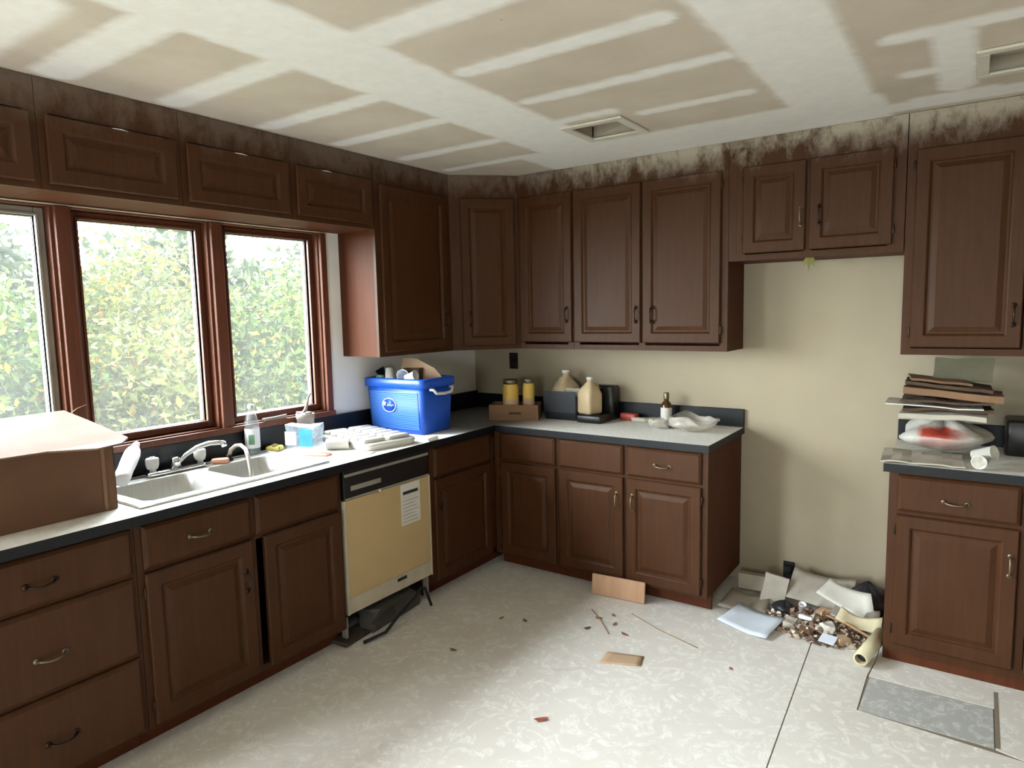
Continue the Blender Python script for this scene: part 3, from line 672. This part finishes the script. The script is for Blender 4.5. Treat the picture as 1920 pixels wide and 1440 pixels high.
fo.location.z = .003
o = MB().tube([(0, 0, 0), (.01, .02, .018), (.02, .05, .03)], .002, 6).build('twig_bit', 'stick_wood'); tag(o, 'tiny pale twig on the peak of the cardboard box flap', 'twig', loc=(.03, -2.735, 1.234))

# window-sill clutter
t = thing('clay_pot', 'tall dusty grey pot with a bent stick, behind the clear packet', 'pot', (.078, -1.615, CH+.001))
MB().lathe([(.034, 0), (.038, .004), (.046, .14), (.050, .145), (.050, .168), (.044, .168), (.040, .15), (.038, .148)], 22).build('body', 'pot_grey', t)
MB().tube([(.0, -.025, .150), (0, -.012, .175), (0, .004, .19), (0, .015, .215), (.002, .022, .25), (.004, .038, .275)], [.009, .010, .009, .008, .007, .004], 8).build('bent_stick', 'pot_grey', t)
crumple(MB(), -.028, .028, -.028, .028, .150, .176, amp=.008, seed=2).build('dust_clump', 'pot_grey', t)
tag(crumple(MB(), -.006, .012, -.07, .07, 0, .016, amp=.007, seed=12).build('cobweb_debris', 'pot_grey'), 'dusty cobweb and debris on the sill behind the clear bottle', 'debris', loc=(-.0, -1.85, 1.1))
bpy.data.objects['cobweb_debris'].location = (.012, -1.76, 1.0665)

# ------------------------------------------------------------------ dishwasher
t = thing('dishwasher', 'built-in dishwasher with black control panel and yellow-beige door, kick plate missing', 'dishwasher', (.002, -1.832, 0), PI/2)
m = MB(); m.box(.006, .614, -.56, -.01, .13, .873); m.build('tub', 'black_plastic', t)
for xx in (.006, .60): MB().box(xx, xx+.014, -.57, -.54, .0, .13).build('leg', 'storm_alu', t)
MB().box(.008, .612, -.600, -.562, .722, .868).build('control_panel', 'black_plastic', t, bevel=.004)
MB().box(.012, .608, -.606, -.6005, .835, .850).build('trim_strip', 'storm_alu', t, bevel=.002)
MB().box(.012, .608, -.606, -.6005, .722, .731).build('lower_trim', 'storm_alu', t, bevel=.002)
MB().box(.05, .25, -.604, -.6005, .762, .786).build('latch_window', 'ink_grey', t, bevel=.001)
MB().box(.012, .608, -.600, -.562, .232, .719).build('door_panel', 'dw_panel', t, bevel=.003)
for a in ((.0, .0115), (.6085, .617)): MB().box(a[0], a[1], -.603, -.562, .15, .72).build('edge_strip', 'dw_white', t)
MB().box(.012, .608, -.592, -.562, .145, .229).build('lower_panel', 'dw_white', t, bevel=.003)
lb = MB().box(.388, .535, -.6015, -.6004, .49, .712).build('sticker', 'paper', t)
MB().box(.405, .520, -.6022, -.6016, .655, .672).build('print_header', 'ink', lb)
for i in range(7): MB().box(.402, .520-(i % 3)*.015, -.6021, -.6016, .505+i*.019, .508+i*.019).build('print_line', 'ink_grey', lb)
MB().lathe([(.009, 0), (.008, .005), (.003, .008)], 10, T(.235, -.606, .723, 0, PI/2)).build('latch_button', 'white_plastic', t)
MB().box(.35, .42, -.5935, -.5925, .195, .212).build('slot', 'ink', t)
tag(crumple(MB(), -.07, .03, -.26, .10, 0, .11, amp=.035, seed=5).build('rag', 'grey_rag'), 'dark dirty rag bundled under the right half of the dishwasher', 'rag', loc=(.555, -1.42, .001), rz=.1)
o = tag(MB().tube([(0, -.24, .01), (.03, -.12, .02), (.01, 0, .06), (.02, .1, .11), (.02, .16, .15), (.01, .2, .13), (.015, .24, .02)], .008, 8).build('rubber_hose', 'rubber_black'), 'black hose looping below the dishwasher', 'hose', loc=(.655, -1.55, .001))
tag(crumple(MB(), -.09, .03, -.2, .16, 0, .018, amp=.02, seed=15, n=3).build('dirt_pile', 'dirt'), 'low dark heap of dirt below the left half of the dishwasher', 'dirt', loc=(.57, -1.66, .001))

# ------------------------------------------------------------------ back worktop clutter
def can(label, x, y, z, r, h, group='yellow jars'):
    t = thing('jar', label, 'jar', (x, y, z), group=group)
    MB().lathe([(r*.9, 0), (r, .006), (r, h*.80), (r*.85, h*.86), (r*.85, h*.88)], 18).build('body', 'yellow_label', t)
    MB().lathe([(r*.88, h*.885), (r*.92, h*.89), (r*.92, h*.98), (r*.85, h)], 18).build('lid', 'brass_worn', t)
    MB().lathe([(r*1.01, h*.25), (r*1.015, h*.26), (r*1.015, h*.5), (r*1.01, h*.51)], 18, None, False, False).build('label_band', 'cardboard_light', t)
t = thing('cardboard_carton', 'small open brown carton in the inner corner of the worktop', 'box', (.605, -.36, CH+.001), .42)
m = MB(); m.box(-.16, .16, -.085, -.081, 0, .10); m.box(-.16, .16, .081, .085, 0, .10); m.box(-.16, -.156, -.081, .081, 0, .10); m.box(.156, .16, -.081, .081, 0, .10); m.box(-.156, .156, -.081, .081, 0, .004); m.build('wall_panels', 'cardboard', t)
MB().box(-.03, .05, -.0865, -.0855, .04, .055).build('hand_hole', 'cardboard_dark', t)
can('wider yellow jar standing in the small brown carton', .585, -.385, CH+.006, .052, .255); can('narrower yellow jar at the right in the small brown carton', .685, -.325, CH+.006, .038, .26)
t = thing('plastic_crate', 'black open crate holding milk jugs on the back worktop', 'crate', (.888, -.17, CH+.001), .04)
open_box(.130, .115, .155, .006, .02, .01).build('body', 'navy_plastic', t)
MB().box(-.115, .115, -.1185, -.1165, .05, .185).build('card_insert', 'navy_plastic', t)
def jug(label, x, y, z, rz, s=1):
    t = thing('milk_jug', label, 'jug', (x, y, z), rz, 'cloudy milk jugs'); m = MB()
    R_ = lambda a, b, z_, r: rrect(-a*s, a*s, -b*s, b*s, r*s, z_*s)
    m.loops([R_(.06, .06, 0, .02), R_(.068, .068, .01, .025), R_(.07, .07, .14, .03), R_(.055, .055, .18, .03), R_(.028, .028, .215, .02), R_(.02, .02, .225, .0199), R_(.02, .02, .24, .0199)], True, True)
    m.build('body', 'jug', t); MB().lathe([(.0235*s, .2405*s), (.0235*s, .258*s), (.02*s, .26*s)], 14).build('cap', 'white_plastic', t)
    MB().tube([(.03*s, 0, .212*s), (.068*s, 0, .205*s), (.082*s, 0, .17*s), (.074*s, 0, .12*s)], .0085*s, 8).build('jug_handle', 'jug', t)
jug('cloudy tan jug in front on the black tray right of the crate', 1.085, -.235, CH+.052, 1.2, .88)
jug('cloudy jug at the back left of the black crate', .855, -.13, CH+.012, 2.6, 1.15)
tag(MB().box(-.09, .09, -.001, .001, 0, .17).build('paper_sheet', 'paper_grey'), 'grey paper sheet standing in the black crate', 'paper', 'loose paper sheets', loc=(.905, -.205, CH+.030), rz=.05)
t = thing('kitchen_appliance', 'black countertop appliance behind and under the front milk jug', 'appliance', (1.115, -.16, CH+.001))
MB().rbox(-.085, .085, .02, .12, 0, .215, .02).build('body', 'black_plastic', t); MB().rbox(-.095, .085, -.15, .0195, 0, .049, .02).build('tray', 'black_plastic', t)
tag(MB().rbox(-.06, .06, -.03, .03, 0, .045, .02).build('red_pouch', 'red'), 'small dark red pouch by the splashback of the back worktop', 'pouch', loc=(1.285, -.085, CH+.001), rz=-.1)
for i, (x, y, a, lb) in enumerate(((1.36, -.10, .1, 'flat grey scrap of paper left of the amber bottle'), (1.44, -.075, .5, 'crumpled grey scrap leaning by the amber bottle'))):
    tag(crumple(MB(), -.045, .045, -.02, .02, 0, .022, amp=.012, seed=30+i, n=3).build('paper_scrap', 'paper_grey'), lb, 'paper', 'paper scraps', loc=(x, y, CH+.001), rz=a)
t = thing('amber_bottle', 'small amber bottle with white label and gold cap on the back worktop', 'bottle', (1.535, -.10, CH+.0005))
MB().lathe([(.030, 0), (.033, .005), (.033, .108), (.026, .128), (.014, .14), (.014, .15)], 18).build('body', 'amber_glass', t)
MB().lathe([(.0335, .03), (.0338, .032), (.0338, .098), (.0335, .10)], 18, None, False, False).build('label', 'paper', t)
MB().lathe([(.016, .1505), (.0165, .153), (.0165, .186), (.014, .19)], 14).build('cap', 'brass_worn', t)
def bag(name, label, loc, rx_, ry_, h, rz, seed, mat='bag_film', cat='bag', nu=26, nv=10, open_top=True, amp=1.0):
    m = MB(); vs = []; fs = []
    for j in range(nv+1):
        v = j/nv
        for i in range(nu):
            a = 2*PI*i/nu; q_ = noise.noise_vector((math.cos(a)*1.6+seed, math.sin(a)*1.6, v*2.2))
            rr = (.35+.65*math.sin(min(1, v*1.5)*PI/2))*(1-.32*max(0, v-.6)) if open_top else math.sin(PI*(.06+.94*v)) if v < .5 else math.cos((v-.5)*PI*.94)
            k = 1+q_.x*.45*amp
            z = h*(v**1.1)*(1+.55*q_.y*amp)
            vs.append((rx_*rr*k*math.cos(a)+q_.z*.02*amp, ry_*rr*k*math.sin(a), max(.0015, z)))
    for j in range(nv):
        for i in range(nu): fs.append((j*nu+i, j*nu+(i+1) % nu, (j+1)*nu+(i+1) % nu, (j+1)*nu+i))
    fs.append(tuple(range(nu-1, -1, -1)))
    if not open_top: fs.append(tuple(range(nv*nu, (nv+1)*nu)))
    m.add(vs, fs, True); o = m.build(name, mat); return tag(o, label, cat, loc=loc, rz=rz)
bag('plastic_bag', 'crumpled thin plastic bag lying open on the right end of the back worktop', (1.76, -.27, CH+.001), .135, .12, .085, .2, 4)
bag('plastic_wrapper', 'small crumpled clear wrapper left of the plastic bag', (1.575, -.265, CH+.001), .075, .055, .055, .5, 9)
tag(crumple(MB(), -.03, .03, -.02, .02, 0, .045, amp=.012, seed=21, n=4).build('purple_wrapper', 'purple'), 'crumpled purple wrapper on the small clear one', 'wrapper', loc=(1.62, -.225, CH+.004), rz=.6)
# heaps of plaster dust on the worktops
def dust_patch(label, cx, cy, ax, ay, seed, z=CH):
    m = MB(); n = 30; lo = []
    for r, zz in ((1.0, .0003), (.85, .0010), (.5, .0016), (.15, .0018)):
        lo.append([(cx+ax*r*math.cos(a)*(1+.35*noise.noise((math.cos(a)*2+seed, math.sin(a)*2, 0))+.12*noise.noise((math.cos(a)*8+seed, math.sin(a)*8, 0))), cy+ay*r*math.sin(a)*(1+.35*noise.noise((math.cos(a)*2+seed, math.sin(a)*2, 5))), z+zz) for a in np.linspace(0, 2*PI, n, endpoint=False)])
    m.loops(lo, True, True); tag(m.build('plaster_dust', 'dust'), label, 'dust')['kind'] = 'stuff'
dust_patch('white plaster dust on the worktop above the dishwasher', .50, -1.66, .09, .15, 3)
dust_patch('plaster dust spilling over the worktop edge before the cooler', .575, -1.235, .04, .06, 4)
tag(crumple(MB(), -.035, .02, -.04, .04, -.0, .02, amp=.012, seed=44, n=3).build('plaster_clump', 'dust'), 'clump of plaster on the worktop edge over the dishwasher', 'debris', loc=(.612, -1.20, CH+.001))
# outlets
def outlet(label, x, z, mat, h=.115):
    t = thing('wall_outlet', label, 'outlet', (x, -.0005, z)); MB().box(-.036, .036, -.007, 0, -h/2, h/2).build('plate', mat, t, bevel=.002)
    for s_ in (-.024, .024): MB().rbox(-.014, .014, -.011, -.0072, s_-.013, s_+.013, .0015).build('socket', 'black_plastic', t)
outlet('dark outlet plate on the back wall above the yellow jars', .352, 1.262, 'bronze')
t = thing('wall_outlet', 'black outlet with plug low on the bare wall behind the rubbish', 'outlet', (2.237, -.0005, .10))
MB().box(-.03, .03, -.012, 0, -.055, .055).build('plate', 'rubber_black', t, bevel=.003); MB().rbox(-.022, .022, -.045, -.0125, -.005, .04, .01).build('plug', 'rubber_black', t)

# ------------------------------------------------------------------ right worktop stack
def slab(name, label, cx, cy, z, a, b, h, rz, mat, rx=0, ry=0, cat='cardboard', warp=.006, seed=0, group='stack on the right worktop'):
    m = MB(); nx, ny = 8, 5; vs = []; fs = []
    for s_ in (0, 1):
        for i in range(nx+1):
            for j in range(ny+1):
                x = -a+2*a*i/nx; y = -b+2*b*j/ny; q_ = noise.noise((x*6+seed, y*6, seed*3.1))
                e = noise.noise((x*14+seed, y*14, 7))*.006*(1 if i in (0, nx) or j in (0, ny) else 0)
                vs.append((x+e, y+e, abs(warp*q_*2)+s_*h))
    N = (nx+1)*(ny+1)
    for i in range(nx):
        for j in range(ny):
            k = i*(ny+1)+j; fs.append((k, k+1, k+ny+2, k+ny+1)); fs.append((N+k, N+k+ny+1, N+k+ny+2, N+k+1))
    for i in range(nx):
        k = i*(ny+1); fs.append((k, k+ny+1, N+k+ny+1, N+k)); k += ny; fs.append((k, N+k, N+k+ny+1, k+ny+1))
    for j in range(ny):
        fs.append((j, N+j, N+j+1, j+1)); k = nx*(ny+1)+j; fs.append((k, k+1, N+k+1, N+k))
    m.add(vs, fs, False); o = m.build(name, mat); return tag(o, label, cat, group, (cx, cy, z), rz, rx, ry)
slab('paper_sheet', 'dusty grey paper sheet overhanging the right worktop edge, under the stack', 2.885, -.47, CH+.002, .155, .155, .006, .06, 'paper_grey', cat='paper', seed=1, warp=.012)
bag('plastic_bag', 'bulging white plastic bag with red print under the stack of cardboard', (2.955, -.33, CH+.022), .17, .15, .155, .0, 14, 'printed_bag', open_top=False, amp=.55)
slab('cardboard_sheet', 'lowest sagging grey cardboard sheet above the plastic bag', 2.955, -.31, 1.086, .165, .13, .022, -.03, 'paper_grey', seed=4, warp=.012)
slab('cardboard_sheet', 'dark brown crumpled cardboard layer in the right stack', 2.965, -.30, 1.118, .170, .13, .014, .05, 'cardboard_dark', seed=5, warp=.012)
slab('cardboard_sheet', 'white-edged card sticking out left from the right stack', 2.915, -.33, 1.142, .185, .12, .005, .02, 'paper', ry=.03, seed=6)
slab('cardboard_sheet', 'thin brown cardboard sheet below the thick tan board', 2.965, -.31, 1.160, .175, .13, .010, .03, 'cardboard_dark', seed=7, warp=.01)
slab('cardboard_board', 'thick tan board tilted down to the right in the stack', 2.985, -.31, 1.186, .185, .12, .030, -.02, 'cardboard', ry=.075, seed=8, warp=.004)
slab('cardboard_board', 'thinner brown board on top of the thick tan board', 2.965, -.30, 1.226, .165, .12, .014, .03, 'cardboard_dark', ry=.085, seed=9, warp=.006)
slab('cardboard_sheet', 'small brown flap on the top left of the right stack', 2.93, -.30, 1.248, .115, .10, .010, .15, 'cardboard', ry=.09, seed=10, warp=.006)
o = slab('grey_sheet', 'grey-green sheet leaning on the wall behind the right stack', 3.02, -.24, 1.30, .115, .055, .004, -.03, 'green_grey', rx=1.15, cat='sheet', seed=11, warp=.002)
cup('crumpled white cup lying before the right stack', (3.075, -.475, CH+.038), (.35, -.2, .12), .030, .085)
cup('white cup on its side at the edge of the right worktop', (3.115, -.545, CH+.034), (-.2, -.6, .0), .028, .06)
tag(MB().rbox(-.11, .11, -.09, .09, 0, .16, .02).build('dark_box', 'black_plastic'), 'black box in shadow at the back of the right worktop', 'box', loc=(3.30, -.14, CH+.001))

# ------------------------------------------------------------------ floor rubbish
o = MB().box(-.155, .155, -.008, .008, 0, .115).build('loose_board', 'board_wood', None, bevel=.002)
tag(o, 'pale brown board leaning on the toe kick of the back cabinets', 'board', loc=(1.475, -.655, .002), rz=.09, rx=-.12)
def pap(name, label, poly, loc, rz=0, rx=0, ry=0, mat='paper', th=.002, cat='paper', curl=.0, n=6):
    # sheet clipped from a quad patch: poly = 4 corners, bilinear subdivided, curled
    A, B, C_, D_ = [Vector((*p, 0)) for p in poly]; vs = []; fs = []
    for i in range(n+1):
        for j in range(n+1):
            u, v = i/n, j/n; p = (A*(1-u)+B*u)*(1-v)+(D_*(1-u)+C_*u)*v
            p.z = curl*(4*(u-.5)**2)*(.4+.6*v)+noise.noise((p.x*9+loc[0]*7, p.y*9, 1))*curl*.5+abs(curl)*.5; vs.append(p)
    for i in range(n):
        for j in range(n): k = i*(n+1)+j; fs.append((k, k+n+1, k+n+2, k+1))
    o = MB().add(vs, fs, True).build(name, mat); s_ = o.modifiers.new('thickness', 'SOLIDIFY'); s_.thickness = th; s_.offset = 0
    return tag(o, label, cat, 'loose paper sheets' if cat == 'paper' else None, loc, rz, rx, ry)
pap('paper_sheet', 'white letter paper flat on the floor at the left of the rubbish', [(-.16, -.10), (.10, -.17), (.14, .07), (-.10, .13)], (2.19, -.55, .004), 0, .03, 0, 'paper_blue', curl=.02)
pap('paper_sheet', 'grey paper under the white letter paper beside the cabinet side', [(-.14, -.12), (.10, -.10), (.10, .12), (-.11, .12)], (2.11, -.36, .004), .1, 0, 0, 'paper_grey', curl=.02)
pap('white_sheet', 'large pale sheet leaning over the rubbish against the bare wall', [(-.15, -.10), (.16, -.11), (.16, .10), (-.15, .10)], (2.435, -.175, .080), -.04, .50, .02, 'paper_pale', .003, cat='sheet', curl=.03)
pap('white_sheet', 'pale torn sheet pointing right beside the black bag', [(-.14, -.03), (.16, -.10), (.10, .05), (-.10, .08)], (2.575, -.27, .10), -.05, .55, .12, 'paper', .003, cat='sheet', curl=.03)
t = thing('carton', 'open beige carton standing on end left of the large pale sheet', 'carton', (2.205, -.275, .002), .25, ry=.22, rx=-.25)
m = MB(); m.box(-.06, .06, -.022, -.019, 0, .155); m.box(-.06, .06, .019, .022, 0, .155); m.box(-.06, -.057, -.019, .019, 0, .155); m.box(.057, .06, -.019, .019, 0, .155); m.build('wall_panels', 'paper_pale', t)
tag(MB().box(-.09, .09, -.03, .03, 0, .085).build('carton', 'paper_grey', None, bevel=.003), 'small beige carton against the side of the cabinet', 'carton', loc=(2.09, -.15, .012), rz=.1, rx=-.1)
bag('rubbish_bag', 'black rubbish bag slumped against the right cabinet', (2.655, -.165, .001), .105, .14, .17, .2, 31, 'black_bag', open_top=False, amp=.3)
bag('rubbish_bag', 'small dark bag between the beige carton and the pale sheet', (2.29, -.36, .001), .055, .05, .07, .2, 37, 'black_bag', open_top=False, amp=.3)
t = thing('cardboard_tube', 'cream cardboard tube lying at the base of the right cabinet', 'tube', (2.735, -.72, .036), 0)
t.matrix_world = Matrix.Translation((2.700, -.735, .034)) @ Vector((.06, .27, .03)).to_track_quat('Z', 'Y').to_matrix().to_4x4()
n = 20; MB().loops([[(r*math.cos(2*PI*i/n), r*math.sin(2*PI*i/n), z) for i in range(n)] for r, z in ((.024, 0), (.031, 0), (.031, .26), (.024, .26), (.024, 0))], False, False).build('tube_wall', 'yellow_wrap', t)
MB().lathe([(.0235, .03), (.0235, .032)], 20).build('tube_plug', 'ink', t)
tag(MB().tube([(-.17, .07, .015), (0, 0, .035), (.17, -.07, .03)], .007, 8).build('wooden_stick', 'stick_wood'), 'brown wooden stick lying across the rubbish pile', 'stick', loc=(2.60, -.46, .03), rz=-.25)
pap('yellow_wrapper', 'crumpled yellowish wrapper at the right of the rubbish pile', [(-.10, -.035), (.10, -.03), (.09, .04), (-.09, .03)], (2.655, -.43, .05), -.1, .35, .1, 'yellow_wrap', .004, 'wrapper', .04)
pap('grey_card', 'grey card behind the yellowish wrapper', [(-.11, -.05), (.11, -.05), (.10, .05), (-.10, .05)], (2.63, -.345, .055), -.1, .3, .0, 'storm_alu', .003, 'card', .02)
cup('small white cup in the middle of the rubbish pile', (2.385, -.40, .06), (.2, -.3, .9), .018, .035, 'white_bright')
tag(MB().rbox(-.035, .035, -.014, .014, 0, .018, .012).build('white_scrap', 'white_bright'), 'oval white scrap in the rubbish pile', 'scrap', loc=(2.42, -.47, .045), rz=-.1)
tag(MB().box(-.035, .035, -.03, .03, 0, .003).build('white_scrap', 'paper_blue'), 'square white packet at the front of the rubbish pile', 'scrap', loc=(2.545, -.60, .028), rz=-.2, rx=.3)
def debris_pile():
    m = MB()
    for k in range(900):
        a = random.uniform(0, 2*PI); r = math.sqrt(random.random())
        x = 2.46+.25*r*math.cos(a); y = -.44+.19*r*math.sin(a)-.12*(x-2.46)
        h = max(0, .05*(1-r*r)) * random.random()+.003
        s_ = random.uniform(.006, .022); M_ = T(x, y, h, random.uniform(0, 6), random.uniform(-.9, .9), random.uniform(-.9, .9))
        zz = s_*.35
        m.add([(-s_, -s_*.4, 0), (0, -s_*.6, zz), (s_, -s_*.2, 0), (s_*.6, s_*.5, -zz*.3), (-s_*.7, s_*.5, zz*.4)], [(0, 1, 4), (1, 2, 3, 4)], True, M_)
    v = m.v; m.v = [(x, y, max(.001, z)) for x, y, z in v]
    q = NT('debris'); g = q.n('ShaderNodeNewGeometry')
    q.l(q.ramp(g.outputs['Random Per Island'], [(0, hexc('#4a3a30')), (.25, hexc('#85695a')), (.5, hexc('#ab9180')), (.78, hexc('#c9b8a6')), (1, hexc('#e4e0da'))]), q.b.inputs['Base Color']); q.b.inputs['Roughness'].default_value = .9
    o = m.build('debris_pile', q.m); tag(o, 'pile of dry leaves, bark and small scraps on the floor in the gap', 'debris'); o['kind'] = 'stuff'
debris_pile()
for i, (x, y, z, sc_, mt, lb) in enumerate(((2.36, -.52, .006, .030, 'paper_grey', 'crumpled grey paper at the left front of the rubbish pile'), (2.48, -.36, .03, .032, 'cardboard_light', 'tan crumpled ball at the back of the rubbish pile'),
        (2.53, -.50, .02, .030, 'paper', 'pale crumpled paper in the centre of the rubbish pile'), (2.44, -.545, .004, .024, 'cardboard', 'brown crumpled bit at the front of the rubbish pile'), (2.60, -.56, .006, .026, 'cardboard_light', 'tan crumpled bit beside the cream tube'))):
    tag(crumple(MB(), -sc_, sc_, -sc_, sc_, 0, sc_*1.2, amp=sc_*.5, seed=60+i*7, n=4).build('crumpled_paper', mt), lb, 'paper', 'crumpled papers', loc=(x, y, z), rz=i)
bits = [(1.067, -1.60, 'leaf_dry', .022, 'dry leaf on the shaded floor, nearest the dishwasher'), (1.065, -1.203, 'leaf_dry', .018, 'dark leaf on the shaded floor toward the inner corner'),
        (1.189, -1.161, 'leaf_dry', .02, 'faint leaf beside the dark one on the shaded floor'), (1.714, -1.838, 'leaf_red', .03, 'reddish leaf alone on the bright floor in the foreground'),
        (2.225, -1.063, 'leaf_red', .014, 'small red crumb on the floor before the rubbish pile'), (1.50, -.93, 'leaf_dry', .022, 'dry leaf just before the loose board'),
        (1.60, -.95, 'leaf_dry', .02, 'dry leaf right of the thin stick on the floor'), (1.69, -1.02, 'leaf_red', .022, 'curled reddish leaf at the end of the thin stick'), (1.50, -1.06, 'grey_rag', .022, 'curled grey shaving left of the thin stick'),
        (1.55, -.86, 'leaf_dry', .018, 'pale leaf fragment close to the loose board')]
for i, (x, y, mt, s_, lb) in enumerate(bits):
    m = MB(); k = [(-1, 0, .25), (-.4, -.5, 0), (.3, -.42, .05), (1.1, .1, .3), (.4, .5, .05), (-.3, .45, .1), (0, 0, .12)]
    m.add([(a*s_, b*s_, c_*s_+.0012) for a, b, c_ in k], [(0, 1, 6), (1, 2, 6), (2, 3, 6), (3, 4, 6), (4, 5, 6), (5, 0, 6)], True)
    o = m.build('dry_leaf', mt); tag(o, lb, 'leaf', 'leaves on the floor', (x, y, .001), i*1.3)
tag(MB().tube([(0, 0, .003), (.10, -.09, .004), (.20, -.20, .003)], .0025, 6).build('thin_stick', 'stick_wood'), 'thin straight stick on the floor before the loose board', 'stick', loc=(1.42, -.86, .001))
tag(MB().tube([(0, 0, .002), (.2, -.10, .003), (.42, -.17, .002)], .0018, 6).build('thin_stick', 'stick_wood'), 'long faint stick on the floor pointing from the board toward the rubbish', 'stick', loc=(1.62, -.79, .001))
pap('floor_stain', 'pale tan stain on the floor in front of the cabinets', [(-.10, -.05), (.09, -.04), (.10, .05), (-.07, .06)], (1.78, -1.25, .002), .35, 0, 0, 'cardboard_light', .0015, 'scrap', .0)  # floor stain, built as a thin tan sheet

# ------------------------------------------------------------------ outdoors
pt = MB().box(-2.0, -.151, -9, 4, -.46, -.40).build('bounce_paving', 'dust'); pt['kind'] = 'structure'  # unseen pale slab, added to bounce skylight up onto the ceiling
gr = MB().add([(-40, -30, -.5), (-.15, -30, -.3), (-.15, 30, -.3), (-40, 30, 0)], [(0, 1, 2, 3)]).build('lawn', 'ground_grass'); tag(gr, 'rough grass outside the windows', 'grass'); gr['kind'] = 'structure'
def shrub(label, x, y, rx_, ry_, h, nleaf, mat, seed, leaf=.035, group='shrubs outside the windows'):
    r_ = np.random.default_rng(seed); z0 = -.42
    t = thing('shrub', label, 'shrub', (x, y, z0), group=group)
    br = MB(); rs = random.Random(seed); tips = []
    def grow(p, d, L_, rad, lev):
        pts = [p]; q_ = p.copy(); dd_ = d.copy()
        for k in range(4):
            dd_ = (dd_+Vector((rs.uniform(-.2, .2), rs.uniform(-.2, .2), rs.uniform(-.05, .15)))).normalized(); q_ = q_+dd_*L_/4; pts.append(q_.copy())
        br.tube(pts, [rad*(1-.16*k) for k in range(5)], 5)
        tips.extend(pts[2:])
        if lev:
            for k in range(3):
                grow(pts[1+k], (dd_+Vector((rs.uniform(-1, 1), rs.uniform(-1, 1), rs.uniform(-.1, .8)))).normalized(), L_*.62, rad*.55, lev-1)
    for k in range(5): grow(Vector((rs.uniform(-.1, .1), rs.uniform(-.1, .1), 0)), Vector((rs.uniform(-.5, .5), rs.uniform(-.5, .5), 1)).normalized(), h*.5, .018, 2)
    br.build('branches', 'bark' if seed % 2 else 'bark_pale', t)
    # leaves in clumps through the crown
    nc = max(20, nleaf//60); u = r_.normal(size=(nc, 3)); u /= np.linalg.norm(u, axis=1)[:, None]; u *= r_.uniform(.35, 1, (nc, 1))**.5
    cen = u*np.array([rx_, ry_, h/2])+np.array([0, 0, h/2])
    idx = r_.integers(0, nc, nleaf); P = cen[idx]+r_.normal(size=(nleaf, 3))*.16
    P[:, 2] = np.maximum(P[:, 2], .03)
    a = r_.normal(size=(nleaf, 3)); a /= np.linalg.norm(a, axis=1)[:, None]; b_ = np.cross(a, r_.normal(size=(nleaf, 3))); b_ /= np.linalg.norm(b_, axis=1)[:, None]; n_ = np.cross(a, b_)
    s_ = (r_.uniform(.6, 1.3, nleaf)*leaf)[:, None]
    V = np.stack([P-a*s_, P+b_*s_*.45+n_*s_*.12, P+a*s_, P-b_*s_*.45+n_*s_*.12], 1).reshape(-1, 3)
    F = (np.arange(nleaf)[:, None]*4+np.arange(4)).tolist()
    me = bpy.data.meshes.new('foliage'); me.from_pydata(V.tolist(), [], F); me.materials.append(MATS[mat])
    o = bpy.data.objects.new('foliage', me); COL.objects.link(o); o.parent = t; o['kind'] = 'stuff'
S = [('green shrub seen through the leftmost window', -3.0, -2.3, .75, .8, 2.55, 11000, 'leaves_green'),
     ('yellow-green shrub low in the middle window', -2.9, -1.0, .65, .7, 1.9, 9000, 'leaves_yellow'),
     ('loose twiggy yellow shrub filling the middle window', -4.0, -.4, .8, .9, 2.9, 9000, 'leaves_yellow'),
     ('bright green shrub at the left of the right window', -3.2, .65, .75, .75, 2.4, 9000, 'leaves_green'),
     ('green shrub at the right side of the right window', -3.6, 2.0, .9, .9, 2.7, 10000, 'leaves_green'),
     ('darker green tree behind the middle window', -5.9, 1.0, 1.0, 1.5, 3.25, 11000, 'leaves_dark'),
     ('dark green tree beyond the leftmost window', -5.6, -1.9, 1.0, 1.5, 3.3, 11000, 'leaves_dark'),
     ('dark green tree beyond the right window', -6.2, 4.0, 1.1, 1.6, 3.3, 11000, 'leaves_dark')]
for i, s_ in enumerate(S): shrub(*s_, seed=i+11, leaf=.042 if s_[1] > -5 else .085)
